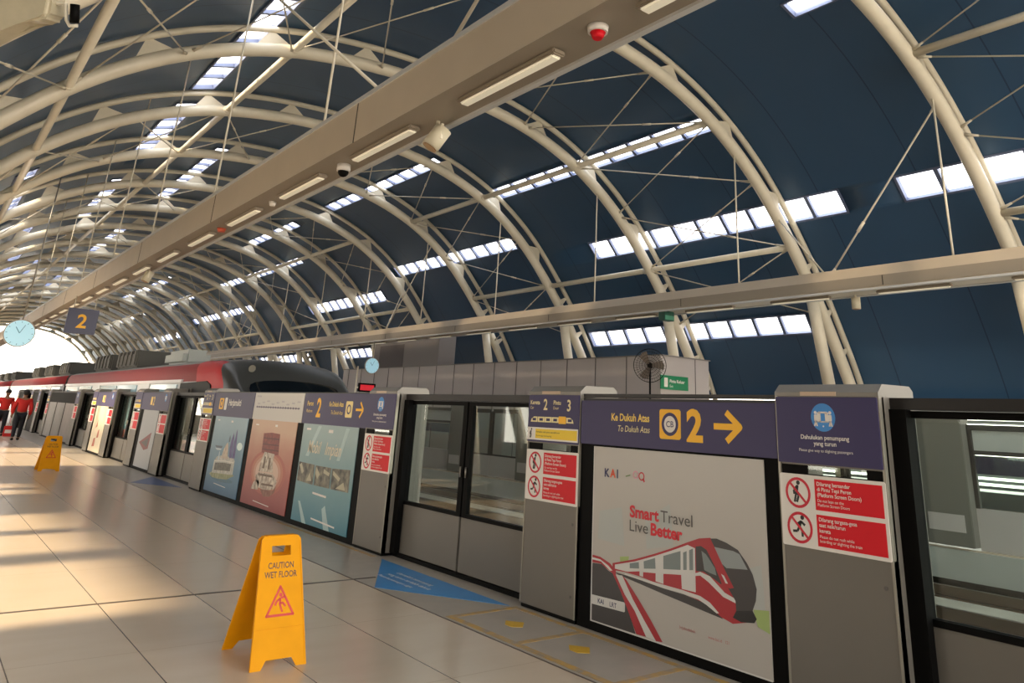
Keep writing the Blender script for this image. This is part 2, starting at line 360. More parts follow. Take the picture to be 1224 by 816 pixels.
for i, x in enumerate((5.33, 6.77, 10.11, 11.55)):
    zr = -1.08 if i < 2 else -.55
    b = MB(); b.box(x-.035, x+.035, Y_NEAR-2, 125, zr+.10, zr+.15); b.box(x-.01, x+.01, Y_NEAR-2, 125, zr+.02, zr+.10); b.box(x-.07, x+.07, Y_NEAR-2, 125, zr, zr+.02)
    tag(b.build('track_rail', M_RAIL), ['steel running rail next to the near platform edge', 'steel running rail, far one of the near track', 'steel running rail, near one of the far track', 'steel running rail next to the opposite platform edge'][i], 'rail', 'rails of the two tracks')
# right wall: ledge, louvres
b = MB(); b.box(19.6, 20.9, Y_NEAR, Y_END, 2.14, 2.30); struct(b.build('trim_5', mat('ledge_grey', '#4f5a66', .6)))
b = MB(); b.box(19.75, 19.95, Y_NEAR, Y_END, 0, .35); struct(b.build('wall_right', mat('low_wall', '#5f625e', .7)))
b = MB()
z = .42
while z < 2.12:
    v = [(19.76, z+.05), (19.90, z-.01), (19.90, z+.008), (19.76, z+.068)]
    A = [b.bm.verts.new((x, Y_NEAR, zz)) for x, zz in v]; B_ = [b.bm.verts.new((x, Y_END, zz)) for x, zz in v]
    for k in range(4): b.bm.faces.new([A[k], A[(k+1) % 4], B_[(k+1) % 4], B_[k]])
    z += .13
tag(struct(b.build('trim_6', mat('louvre_slats', '#8f948f', .5))), 'row of horizontal grey louvre slats below the roof edge')
b = MB()
for y in range(-5, 116, 3): b.box(19.70, 19.78, y-.05, y+.05, .35, 2.12)
struct(b.build('trim_7', M_CLAD))
b = MB(); b.box(-3.1, -3.0, Y_NEAR, Y_END, 0, .9)
for y0_, y1_ in ((-7.5, 6.6), (8.9, 9.5), (12.6, 15.2), (17.0, 21.0), (28.5, 33.0), (36., 42.), (46., 52.), (58., 66.), (72., 80.)): b.box(-3.1, -3.0, y0_, y1_, .9, 4.2)  # unseen wall; solid stretches and openings shaped to place the sun patches
b.box(-3.1, -3.0, Y_NEAR, 21.0, 2.8, 5.0); b.box(-3.1, -3.0, 28.5, Y_END, 3.2, 5.0); b.box(-3.1, -3.0, 21.0, 28.5, 4.2, 5.0)
struct(b.build('wall_left', mat('sun_shaping_wall', '#a39c90', .7)))
b = MB(); b.quad((-200, -60, -9), (200, -60, -9), (200, 400, -9), (-200, 400, -9)); struct(b.build('ground', mat('street_ground', '#8d857a', .9, noise=.2, nscale=.05)))

# ------------------------------------------------------------------ roof arches
def ordn(n):
    return ['first', 'second', 'third', 'fourth', 'fifth', 'sixth', 'seventh', 'eighth', 'ninth', 'tenth', 'eleventh', 'twelfth', 'thirteenth', 'fourteenth', 'fifteenth', 'sixteenth', 'seventeenth', 'eighteenth', 'nineteenth', 'twentieth', 'twenty-first', 'twenty-second', 'twenty-third', 'twenty-fourth', 'twenty-fifth'][n]
GUS = [-10.6, -9.6, -8.25, -6.13, -3.86, -1.62, 1.1, 3.74, 5.75, 7.6, 8.95, 9.75, 10.35, 10.85]
def make_arch():
    root = thing('roof_arch', (XC, 0, 0), 'x', 'arch', 'cream steel roof arches')
    MB().path([(XC+p.x, 0, p.y) for p in CV[0.]], .155, 12).build('main_tube', M_CREAM, root)
    MB().path([(XC+p.x, 0, p.y) for p in CV[.5] if p.y > .3], .08, 8).build('top_chord', M_CREAM, root)
    for g in GUS:
        a, c = at(g-.2), at(g+.2); m = at(g, 0.)
        t = (c-a).normalized(); nn = Vector((-t.y, t.x));
        hw = .42 if abs(g) < 8.5 else .12
        pts = [m-t*hw+nn*.1, m+t*hw+nn*.1, m+t*.03+nn*.47, m-t*.03+nn*.47]
        bb = MB(); A = [bb.bm.verts.new((XC+p.x, -.012, p.y)) for p in pts]; B_ = [bb.bm.verts.new((XC+p.x, .012, p.y)) for p in pts]
        bb.bm.faces.new(A); bb.bm.faces.new(B_[::-1])
        for k in range(4): bb.bm.faces.new([A[k], A[(k+1) % 4], B_[(k+1) % 4], B_[k]])
        bb.build('gusset_plate', M_CREAM, root)
    for sgn in (-1, 1):
        MB().tube((XC+sgn*9.2, 0, 4.95), (XC+sgn*9.75, 0, 2.6), .16, 12).tube((XC+sgn*9.75, 0, 2.6), (XC+sgn*10.1, 0, .0), .16, 12).build('leg', M_CREAM, root)
        MB().box(XC+sgn*10.1-.3, XC+sgn*10.1+.3, -.25, .25, 0, .04).box(XC+sgn*11.72-.25, XC+sgn*11.72+.25, -.25, .25, 0, .04).build('base_plate', M_CREAM, root)
    return root
proto = make_arch(); kids = list(proto.children)
for i, y in enumerate(ARCH_Y):
    if i == 0: r = proto
    else:
        r = proto.copy(); COL.objects.link(r)
        for ch in kids: c_ = ch.copy(); COL.objects.link(c_); c_.parent = r
    r.location = (XC, y, 0)
    n = i-2
    r['label'] = ('cream double-tube roof arch behind the camera' if i == 0 else 'cream double-tube roof arch just out of frame on the right' if i == 1 else
                  'cream double-tube roof arch, %s counted from the right edge' % ordn(n))

for o in [o for o in bpy.data.objects if o.parent and o.parent.name.startswith('roof_arch') and o.parent.location.y < 2 and o.name.startswith('leg')]:
    if sum(v.co.x for v in o.data.vertices) < 0: bpy.data.objects.remove(o)

# purlins, in runs between arches
RUNS = [(1, 2), (3, 6), (7, 10), (11, 14), (15, 18), (19, 22), (23, 25)]
for dx, nm in ((5.3, 'upper right'), (8.47, 'lower right'), (-3.45, 'upper left'), (-7.5, 'lower left')):
    p = at(dx)
    for k, (a, c) in enumerate(RUNS):
        if dx < 0: a, c = max(a-(1 if k == 0 else 0), 0), c+1 if k < 6 else c
        c = min(c, len(ARCH_Y)-1)
        y0, y1 = ARCH_Y[a], ARCH_Y[c]
        b = MB(); b.tube((XC+p.x, y0+.14, p.y), (XC+p.x, y1-.14, p.y), .085, 10)
        for q in range(a+1, c): b.tube((XC+p.x, ARCH_Y[q]-.22, p.y), (XC+p.x, ARCH_Y[q]+.22, p.y), .105, 10)
        tag(b.build('roof_purlin', M_CREAM, origin=(XC+p.x, (y0+y1)/2, p.y)), 'cream %s purlin tube of the vault, %s run from the near end' % (nm, ordn(k)), 'purlin', 'purlin tubes along the vault')
# cross brace rods in every second bay
NODES = {1: [1.2, 3.3, 5.3, 7.05, 8.47, 9.7], -1: [-1.2, -3.45, -5.6, -7.5, -8.9]}
M_ROD = mat('rod_steel', '#cfc6b2', .4)
def rod(p, q, r=.018, knuckle=True):
    p = Vector(p); q = Vector(q); b = MB(); b.tube(p, q, r, 6)
    if knuckle:
        d = (q-p).normalized()
        for t in (.3,): m_ = p.lerp(q, t); b.tube(m_-d*.12, m_+d*.12, r*1.7, 6)
        for e_, s_ in ((p, 1), (q, -1)): b.tube(e_, e_+d*s_*.26, r*2.4, 6, r1=r*1.3)
    return b
for bi, k in enumerate(range(1, 19, 2)):
    y0, y1 = ARCH_Y[k], ARCH_Y[k+1]
    for sgn in (1, -1):
        N = NODES[sgn]
        for j in range(len(N)-1):
            a, c = at(N[j]), at(N[j+1])
            rank = ['crown', 'upper', 'middle', 'lower', 'lowest'][j]
            t = thing('cross_brace', (XC+(a.x+c.x)/2, (y0+y1)/2, (a.y+c.y)/2), 'thin steel cross brace, %s one on the %s side, %s braced bay from near end' % (rank, 'right' if sgn > 0 else 'left', ordn(bi)), 'brace', 'cross braces of the vault')
            for (p, q) in (((a, y0), (c, y1)), ((c, y0), (a, y1))):
                A_ = Vector((XC+p[0].x, p[1]+.16, p[0].y)); B_ = Vector((XC+q[0].x, q[1]-.16, q[0].y)); D_ = (B_-A_)*.035; off = Vector((0, 0, .025 if p[0] is a else -.025))
                rod(A_+Vector((D_.x, 0, D_.z))+off, B_-Vector((D_.x, 0, D_.z))+off, .017).build('brace_rod', M_ROD, t)

# ------------------------------------------------------------------ lighting ducts (beams)
def duct(mx, y0, y1, label):
    """mx(x) mirrors about roof axis for the far one; near one spans x 2.92..3.32"""
    t = thing('lighting_beam', (mx(3.12), (y0+y1)/2, 4.11), label, 'beam')
    S = -1 if mx(3) > 8 else 1
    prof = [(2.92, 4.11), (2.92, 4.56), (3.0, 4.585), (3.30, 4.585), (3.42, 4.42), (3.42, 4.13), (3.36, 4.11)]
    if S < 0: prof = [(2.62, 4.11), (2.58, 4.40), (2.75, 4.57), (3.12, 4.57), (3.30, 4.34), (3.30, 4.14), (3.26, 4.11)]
    b = MB(); A = [b.bm.verts.new((mx(x), y0, z)) for x, z in prof]; B_ = [b.bm.verts.new((mx(x), y1, z)) for x, z in prof]; n = len(prof)
    b.bm.faces.new(A); b.bm.faces.new(B_)
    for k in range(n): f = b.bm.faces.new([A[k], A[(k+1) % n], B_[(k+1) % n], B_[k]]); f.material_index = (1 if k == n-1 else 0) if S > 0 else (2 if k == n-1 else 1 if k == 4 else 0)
    b.build('casing', [M_BEAM, M_BEAM_SHADE, mat('pale_duct_underside', '#cfc7b4', .5)], t)
    b = MB()
    if S > 0:
        b.box(3.345, 3.40, y0, y1, 4.085, 4.135); b.box(2.905, 2.935, y0, y1, 4.55, 4.60)
    else: b.box(*sorted((mx(3.24), mx(3.31))), y0, y1, 4.08, 4.12); b.box(*sorted((mx(2.60), mx(2.66))), y0, y1, 4.085, 4.115)
    b.build('edge_trim', M_TRIM, t)
    b = MB(); y = 7.05-10
    while y < y1:
        if y > y0: 
            if S > 0: b.box(2.916, 2.93, y-.008, y+.008, 4.11, 4.55)
            else: b.box(*sorted((mx(3.305), mx(3.28))), y-.008, y+.008, 4.15, 4.33)
        y += 4.97
    b.build('panel_joint', mat('joint_dark', '#3a332c', .7), t)
    return t
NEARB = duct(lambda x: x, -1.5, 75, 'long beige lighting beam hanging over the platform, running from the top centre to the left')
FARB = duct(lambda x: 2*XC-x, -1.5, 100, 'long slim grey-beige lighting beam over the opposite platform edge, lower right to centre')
def fluoro(x, y, L, label, grp):
    t = thing('tube_light', (x, y, 4.11), label, 'light', grp)
    b = MB(); b.box(x-.06, x+.06, y-L/2, y+L/2, 4.06, 4.108, .012); b.build('housing', mat('housing_grey', '#8f8270', .5), t)
    b = MB(); b.box(x-.045, x+.045, y-L/2+.03, y+L/2-.03, 4.045, 4.075, .012); b.build('diffuser', M_TUBE, t)
k = 0; y = 2.41
while y < 40:
    fluoro(3.13, y, 1.33, 'slim fluorescent light under the near beam, %s from the near end' % ordn(k), 'fluorescent lights under the near beam'); y += 2.165; k += 1
k = 0; y = 4.2
while y < 38:
    fluoro(2*XC-2.95, y, 1.4, 'slim fluorescent light under the far beam, %s from the right' % ordn(k), 'fluorescent lights under the far beam'); y += 2.4; k += 1
# alarm bell, speaker, cameras under near beam
t = thing('fire_alarm', (3.11, 3.47, 4.11), 'round red fire alarm with a white rim under the near beam', 'alarm')
MB().tube((3.11, 3.47, 4.108), (3.11, 3.47, 4.06), .075, 24, r1=.07).build('base', M_WHITE, t)
MB().tube((3.11, 3.47, 4.06), (3.11, 3.47, 4.015), .055, 24, r1=.035).build('lens', M_RED, t)
def speaker(x, y, z, label, dx=-.2, dy=-.1):
    t = thing('loudspeaker', (x, y, z), label, 'speaker', 'cylinder loudspeakers under the beams')
    MB().tube((x, y, z), (x, y, z-.1), .02, 8).box(x-.012, x+.012, y-.09, y-.08, z-.2, z-.05).build('bracket', M_CREAM, t)
    c = Vector((x, y, z-.17)); d = Vector((dx, dy, -.9)).normalized()
    MB().tube(c-d*.11, c+d*.11, .085, 20).build('body', mat('speaker_cream', '#c9bfa6', .45), t)
    MB().tube(c+d*.11, c+d*.118, .07, 20).build('grille', mat('speaker_grille', '#a58560', .6), t)
speaker(3.24, 5.83, 4.11, 'cream cylinder loudspeaker under the near beam, between two tube lights', -.45, .25)
speaker(3.24, 17.4, 4.11, 'cream cylinder loudspeaker far along the near beam, above the hanging platform sign', -.3, 0)
speaker(14.1, 7.85, 4.11, 'cream cylinder loudspeaker under the far beam at the right', 0, 0)
def domecam(x, y, z, label):
    t = thing('dome_camera', (x, y, z), label, 'camera')
    MB().tube((x, y, z-.002), (x, y, z-.08), .075, 20).build('housing', M_WHITE, t)
    b = MB(); bmesh.ops.create_uvsphere(b.bm, u_segments=16, v_segments=10, radius=.06, matrix=Matrix.Translation((x, y, z-.085))); b.build('dome', M_BLACK, t)
domecam(3.17, 7.75, 4.11, 'white dome camera with a black dome under the near beam')
t = thing('smoke_detector', (3.17, 10.0, 4.11), 'small white smoke detector under the near beam past the dome camera', 'detector')
MB().tube((3.17, 10.0, 4.108), (3.17, 10.0, 4.05), .05, 16, r1=.035).build('body', M_WHITE, t)
t = thing('fire_alarm', (3.17, 12.25, 4.11), 'small orange-red beacon under the near beam past the smoke detector', 'alarm')
MB().tube((3.17, 12.25, 4.108), (3.17, 12.25, 4.05), .07, 16, r1=.05).build('lens', mat('beacon', '#c4563a', .4), t)
# hanger rods
for i, yy in enumerate((3.9, 8.42, 12.88, 17.25, 21.4, 26, 31, 36, 41)):
    dxx = 3.12-XC; zt = at(dxx, .5).y
    tag(rod((3.12, yy, 4.58), (3.12, yy, zt), .016, False).build('hanger_rod', M_ROD, origin=(3.12, yy, 4.58)), 'upright thin hanger rod holding the near beam, %s from the near end' % ordn(i), 'rod', 'hanger rods of the near beam')
for i, (yb, yt, xt) in enumerate(((6.7, 11.05, 2.2), (5.75, 1.1, 3.4))):
    tag(rod((3.12, yb, 4.58), (xt, yt, at(xt-XC).y), .02, False).build('hanger_rod', M_ROD, origin=(3.12, yb, 4.58)), 'slanting hanger rod on the near beam, the %s of the pair at the top' % ['left', 'right'][i], 'rod', 'slanting hanger rods of the near beam')
for i, yy in enumerate(ARCH_Y[2:12]):
    tag(rod((14.62, yy, 4.35), (14.62, yy, at(14.62-XC).y-.1), .022, False).build('hanger_rod', M_CREAM, origin=(14.62, yy, 4.5)), 'upright hanger rod between the far beam and the %s arch from the right' % ordn(i), 'rod', 'hanger rods of the far beam')
for bi, k in enumerate((2, 6, 10)):
    ym = (ARCH_Y[k]+ARCH_Y[k+1])/2
    t = thing('hanger_brace', (14.4, ym, 4.55), 'V-shaped pair of slanting rods holding the far beam, %s from the right' % ordn(bi), 'rod', 'V hangers of the far beam')
    for s_, dxx in ((0, 6.4), (1, 7.9)):
        q = at(dxx, 0.); yy = ARCH_Y[k+s_]
        rod((14.4, ym, 4.55), (XC+q.x, yy, q.y), .02).build('hanger_rod', M_ROD, t)

# ------------------------------------------------------------------ platform screen doors
PX = 4.42
PER = []   # (y0, y1, kind) pillar-to-pillar groups
near_f = lambda yl: frame((PX, yl, 0), (0, -1, 0), (0, 0, 1), (-1, 0, 0))
def stickman(mb, fr, cx, cy, s, d0, d1, kind):
    J = {'lean': [((0, .33), (-.05, .05)), ((-.02, .3), (-.22, .1)), ((-.22, .1), (-.2, -.08)), ((-.05, .08), (.02, -.15)), ((.02, -.15), (-.08, -.42)), ((-.08, .08), (-.14, -.18)), ((-.14, -.18), (-.2, -.42))],
         'run': [((.08, .3), (-.02, .02)), ((.07, .27), (.28, .12)), ((.05, .25), (-.15, .12)), ((-.02, .04), (.12, -.12)), ((.12, -.12), (.12, -.38)), ((-.03, .04), (-.14, -.16)), ((-.14, -.16), (-.38, -.18))],
         'slip': [((.02, .30), (-.02, .02)), ((0, .26), (-.24, .1)), ((-.24, .1), (-.3, -.08)), ((.04, .28), (.3, .34)), ((-.02, .04), (.2, .02)), ((.2, .02), (.32, -.16)), ((-.04, .04), (.05, -.2)), ((.05, -.2), (.14, -.42))]}[kind]
    for p, q in J: mb.bar((cx+p[0]*s, cy+p[1]*s), (cx+q[0]*s, cy+q[1]*s), s*.11, fr, d0, d1)
    mb.prism(circ(cx+(.03 if kind != 'run' else .15)*s, cy+.44*s, s*.1, 12), fr, d0, d1)
def red_sticker(fr, wd, z0, z1, parent, lod):
    """white board with two red text boxes and two prohibition circles"""
    h = z1-z0; u0, u1 = .01, wd-.005
    brd = MB().prism(rrect(u0, z0, u1, z1, .012), fr, .004, .008).build('warning_sticker', M_WHITE, parent)
    brd['label'] = 'white and red warning sticker'
    b = MB(); uL = u0+(u1-u0)*.35; m_ = .02
    b.prism(rect(uL, z0+h*.53, u1-m_, z1-m_), fr, .0085, .0095); b.prism(rect(uL, z0+m_, u1-m_, z0+h*.47), fr, .0085, .0095)
    b.build('red_box', M_RED, brd)
    b = MB(); cx = u0+(u1-u0)*.18
    if lod:
        for cy in (z0+h*.74, z0+h*.26): b.ring(cx, cy, .088, .070, fr, .0085, .0095, 12)
        b.build('prohibition_ring', mat('ring_red', '#c4122c', .5), brd); return
    for cy in (z0+h*.74, z0+h*.26):
        b.ring(cx, cy, .088, .072, fr, .0085, .0095, 28)
        b.bar((cx-.055, cy+.055), (cx+.055, cy-.055), .014, fr, .0088, .0102)
    b.build('prohibition_ring', mat('ring_red', '#c4122c', .5), brd)
    b = MB(); stickman(b, fr, cx, z0+h*.74, .13, .0085, .0092, 'lean'); stickman(b, fr, cx, z0+h*.26, .13, .0085, .0092, 'run'); b.build('pictogram', M_BLK, brd)
    T = [('Dilarang bersandar', .027, 1), ('di Pintu Tepi Peron', .027, 1), ('(Platform Screen Doors)', .027, 1), ('Do not lean on the', .021, 0), ('Platform Screen Doors', .021, 0)]
    U = [('Dilarang tergesa-gesa', .027, 1), ('saat naik/turun', .027, 1), ('kereta', .027, 1), ('Please do not rush while', .021, 0), ('boarding or alighting the train', .021, 0)]
    tm = MB()
    for top, LL in ((z1-m_-.035, T), (z0+h*.47-.035, U)):
        v = top
        for s_, sz, bd in LL: text(s_, sz*1.12, fr, uL+.016, v, .0102, None, None, bold=.012 if bd else 0, sx=.95, mb=tm); v -= sz*1.13
    tm.build('lettering', M_WHITE, brd, recalc=False)
def pillar(yl, yr, side, label, lod=0):
    """yl far edge (left in photo), yr near edge. side: +1 sign with seat icon ('way'), -1 with car/door numbers"""
    wd = yl-yr; fr = near_f(yl)
    t = thing('door_pillar', (PX+.2, (yl+yr)/2, 0), label, 'pillar', 'platform screen door pillars')
    D = .42
    b = MB(); b.box(PX, PX+D, yr, yl, .03, .84); b.box(PX, PX+.03, yr+.02, yl-.02, 1.30, 1.71); b.box(PX+.03, PX+D, yr, yr+.05, .84, 1.71); b.box(PX+.03, PX+D, yl-.05, yl, .84, 1.71); b.box(PX+.03, PX+D, yr+.05, yl-.05, 1.33, 1.71)
    b.build('body', M_GREY, t)
    b = MB(); b.box(PX+.005, PX+.02, yr+.02, yl-.02, 1.24, 1.25); b.box(PX+.005, PX+.02, yr+.02, yr+.12, .84, 1.31); b.box(PX+.005, PX+.02, yl-.2, yl-.02, .84, 1.31); b.build('window_frame', M_BLACK, t)
    MB().box(PX+.012, PX+.016, yr+.12, yl-.2, .84, 1.31).build('viewing_window', M_GLASS, t)
    b = MB()
    for yy in (yr, yl-.016): b.box(PX-.004, PX+.05, yy, yy+.016, .03, 1.71)
    b.build('edge_strip', M_SILVER, t)
    # cap with sloped front and rounded near end
    b = MB(); P_ = [(PX-.006, 1.71), (PX-.006, 1.735), (PX+.05, 1.785), (PX+D-.04, 1.79), (PX+D, 1.76), (PX+D, 1.71)]
    for y0, y1 in ((yr, yl),):
        A = [b.bm.verts.new((x, y0, z)) for x, z in P_]; B_ = [b.bm.verts.new((x, y1, z)) for x, z in P_]
        b.bm.faces.new(A); b.bm.faces.new(B_)
        for k in range(6): b.bm.faces.new([A[k], A[(k+1) % 6], B_[(k+1) % 6], B_[k]])
    b.build('cap', M_CAP, t)
    b = MB(); b.box(PX-.01, PX+.0, yr+wd*.38, yl-wd*.27, 1.713, 1.738); b.build('indicator_lamp', M_LENS, t)
    b = MB(); b.box(PX+.01, PX+D-.02, yr+.01, yl-.01, 0, .03); b.build('plinth', M_BLACK, t)
    sg = MB().prism(rect(.01, 1.31, wd-.01, 1.705), fr, .004, .012).build('header_sign', M_PURPLE, t)
    red_sticker(fr, wd, .835, 1.245, t, lod > 1)
    if side > 0:
        cx, cy = wd/2-.01, 1.585
        MB().prism(circ(cx, cy, .083, 36), fr, .0125, .0135).build('icon_disc', M_BLUE, sg)
        b = MB()
        for s_ in (-1, 1):
            b.prism(rrect(cx+s_*.027-.012, cy-.03, cx+s_*.027+.012, cy+.03, .005), fr, .014, .015)
            b.prism(circ(cx+s_*.05, cy+.028, .010, 10), fr, .014, .015); b.prism(rrect(cx+s_*.05-.010, cy-.022, cx+s_*.05+.010, cy+.016, .004), fr, .014, .015)
            b.bar((cx+s_*.05, cy-.02), (cx+s_*.042, cy-.052), .010, fr, .014, .015); b.bar((cx+s_*.05, cy-.02), (cx+s_*.06, cy-.052), .010, fr, .014, .015)
        b.prism(rect(cx-.03, cy+.024, cx+.03, cy+.034), fr, .014, .015); b.prism(rect(cx-.03, cy-.03, cx+.03, cy-.022), fr, .014, .015)
        b.prism(circ(cx, cy-.052, .005, 8), fr, .014, .015)
        b.build('icon_figures', M_WHITE, sg)
        if lod < 2:
            tm = MB()
            text('Dahulukan penumpang', .036, fr, cx, 1.455, .0128, None, None, 'C', .014, mb=tm)
            text('yang turun', .036, fr, cx, 1.42, .0128, None, None, 'C', .014, mb=tm)
            text('Please give way to alighting passengers', .0235, fr, cx, 1.382, .0128, None, None, 'C', .0, mb=tm)
            tm.build('lettering', M_WHITE, sg, recalc=False)
    else:
        PM = mat('sign_pale_yellow', '#e0cf9a', .5)
        if lod < 2:
            tm = MB()
            text('Kereta', .05, fr, .035, 1.625, .0128, None, None, 'L', .02, mb=tm); text('Car', .034, fr, .035, 1.585, .0128, None, None, 'L', 0, mb=tm)
            text('Pintu', .05, fr, .365, 1.625, .0128, None, None, 'L', .02, mb=tm); text('Door', .034, fr, .365, 1.585, .0128, None, None, 'L', 0, mb=tm)
            text('2', .13, fr, .225, 1.58, .0128, None, None, 'L', .02, sx=.9, mb=tm); text('3', .13, fr, .55, 1.575, .0128, None, None, 'L', .02, sx=.9, mb=tm)
            tm.build('lettering', PM, sg, recalc=False)
        b = MB(); u0, u1 = .05, .64; sg_w = (u1-u0)/6
        for k in range(6):
            a_, c_ = u0+k*sg_w, u0+(k+1)*sg_w
            if k == 0: b.prism([(a_, 1.475), (c_-.004, 1.475), (c_-.004, 1.52), (a_+.045, 1.52), (a_+.01, 1.50)], fr, .0125, .0135)
            elif k == 5: b.prism([(a_+.004, 1.475), (c_, 1.475), (c_-.01, 1.50), (c_-.045, 1.52), (a_+.004, 1.52)], fr, .0125, .0135)
            elif k != 4: b.prism(rect(a_+.002, 1.475, c_-.002, 1.52), fr, .0125, .0135)
        b.build('train_diagram', PM, sg)
        b = MB()
        for k in (0, 1, 2, 3, 5): b.prism(rect(u0+k*sg_w+.026, 1.486, u0+(k+1)*sg_w-.022, 1.508), fr, .0137, .0142)
        b.build('diagram_window', M_PURPLE, sg)
        MB().prism(rrect(u0+4*sg_w, 1.468, u0+5*sg_w, 1.528, .008), fr, .0137, .0147).build('diagram_highlight', M_YEL, sg)
        st = MB().prism(rect(.012, 1.325, wd-.012, 1.43), fr, .0125, .015).build('notice_sticker', M_WHITE, t)
        MB().prism(rect(.13, 1.338, wd-.022, 1.418), fr, .0152, .0162).build('yellow_box', mat('notice_yellow', '#e6c21a', .5), st)
        b = MB(); stickman(b, fr, .068, 1.376, .085, .0152, .016, 'lean'); b.build('pictogram', M_BLK, st)
        if lod < 1:
            tm = MB(); text('Perhatikan celah peron saat naik/turun', .021, fr, .14, 1.386, .0165, None, None, 'L', .01, mb=tm); text('Mind the gap when boarding', .019, fr, .14, 1.355, .0165, None, None, 'L', 0, mb=tm)
            tm.build('lettering', M_BLK, st, recalc=False)
    # bolts on lower body
    b = MB()
    for z_ in (.18, .70):
        b.tube((PX-.004, yr+.06, z_), (PX+.002, yr+.06, z_), .012, 10)
    b.build('bolt', mat('bolt_dark', '#55504a', .5), t)
    return t
def door_leaf(ya, yb, label, handle_side, X=PX+.17, lod=0):
    t = thing('sliding_door', (X+.03, (ya+yb)/2, 0), label, 'door', 'sliding screen door leaves')
    lo, hi = min(ya, yb), max(ya, yb)
    MB().box(X, X+.05, lo, hi, .04, .53, .004).build('lower_panel', M_GREY, t)
    b = MB(); zt = 1.64
    b.box(X, X+.05, lo, lo+.075, .53, zt); b.box(X, X+.05, hi-.075, hi, .53, zt); b.box(X, X+.05, lo+.07, hi-.07, .53, .565); b.box(X, X+.05, lo+.07, hi-.07, 1.60, zt)
    b.build('frame', M_BLACK, t)
    MB().box(X+.02, X+.03, lo+.07, hi-.07, .565, 1.60).build('glass', M_GLASS, t)
    hy = lo+.035 if handle_side < 0 else hi-.035
    MB().tube((X-.012, hy, .90), (X-.012, hy, 1.0), .008, 8).build('handle', M_SILVER, t)
    return t
def lintel(y0, y1, label):
    t = thing('door_header', (PX+.2, (y0+y1)/2, 1.64), label, 'rail', 'black header rails over the doors')
    MB().box(PX+.12, PX+.245, y0, y1, 1.645, 1.71).build('rail', mat('header_brown_black', '#130e0c', .5), t)
    MB().box(PX+.14, PX+.25, y0, y1, 0, .035).build('sill', M_BLACK, t)
    for yy in (y0, y1-.1): MB().box(PX+.10, PX+.165, yy, yy+.1, .035, 1.645).build('jamb', M_BLACK, t)
def panel_base(y0, y1, label):
    t = thing('screen_panel', (PX+.1, (y0+y1)/2, 0), label, 'panel', 'fixed panels between the doors')
    b = MB(); b.box(PX+.02, PX+.10, y0, y1, 0.0, 1.66); b.build('backing', M_BLACK, t)
    b = MB(); b.box(PX+.03, PX+.16, y0, y1, 1.66, 1.685); b.box(PX+.03, PX+.16, y0, y1, 1.695, 1.72); b.build('top_rail', mat('header_brown_black', '#130e0c', .5), t)
    return t
SP = {}
def poster(y0, y1, base, label, m, z0=.065, z1=1.305):
    fr = near_f(y1); t = thing('advert_poster', (PX, (y0+y1)/2, z0), label, 'poster')
    MB().prism(rect(0, z0, y1-y0, z1), fr, -.018, -.010).build('sheet', m, t)
    return t, fr, y1-y0, -.0095

# --- groups: (near y, far y)
def group(y_near, y_far, gi, lod):
    PW = .715
    pos = ['right edge of the photo', 'middle of the photo', 'left half', 'far left', 'farther left', 'distant', 'very distant'][min(gi, 6)]
    P1_ = pillar(y_near+PW, y_near, 1, PL[gi][0], lod)
    P2_ = pillar(y_far, y_far-PW, -1, PL[gi][1], lod)
PL = [
 ('nearest grey door pillar with a round blue icon sign, right foreground', 'grey door pillar left of the white train poster, showing numbers 2 and 3'),
 ('grey door pillar with blue icon sign at the left side of the middle doors', 'grey door pillar with yellow sticker left of the blue palace poster'),
 ('grey door pillar with red sticker just left of the red and black train cab', 'grey door pillar at the left side of the pale narrow poster'),
 ('grey door pillar with red sticker in the sunlit stretch', 'grey door pillar left of the cream poster in the sunlit stretch'),
 ('distant grey door pillar right of the three far posters', 'distant grey door pillar left of the three far posters'),
 ('very distant grey door pillar behind the people in red, nearer one', 'very distant grey door pillar behind the people in red, farther one'),
 ('farthest visible grey door pillar, near one of its pair', 'farthest visible grey door pillar, far one of its pair')]
GR = [(2.37, 5.735), (8.27, 16.02), (18.52, 21.88), (24.4, 27.8), (30.3, 38.05), (40.55, 43.95), (46.45, 49.85)]
for gi, (a, c) in enumerate(GR): group(a, c, gi, 0 if gi < 1 else (1 if gi < 2 else 2))
DB = [(-.14, 2.37), (5.735, 8.27), (16.02, 18.52), (21.88, 24.4), (27.8, 30.3), (38.05, 40.55), (43.95, 46.45)]
DL = ['at the right edge of the photo', 'in the middle of the photo', 'in front of the train cab', 'beside the pale narrow poster', 'past the cream poster', 'far along, behind the people', 'farthest along']
for i, (a, c) in enumerate(DB):
    m_ = (a+c)/2
    door_leaf(a+.02, m_-.015, 'grey and glass sliding door leaf, right one of the pair %s' % DL[i], 1)
    door_leaf(m_+.015, c-.02, 'grey and glass sliding door leaf, left one of the pair %s' % DL[i], -1)
    lintel(a, c, 'black header rail over the doors %s' % DL[i])

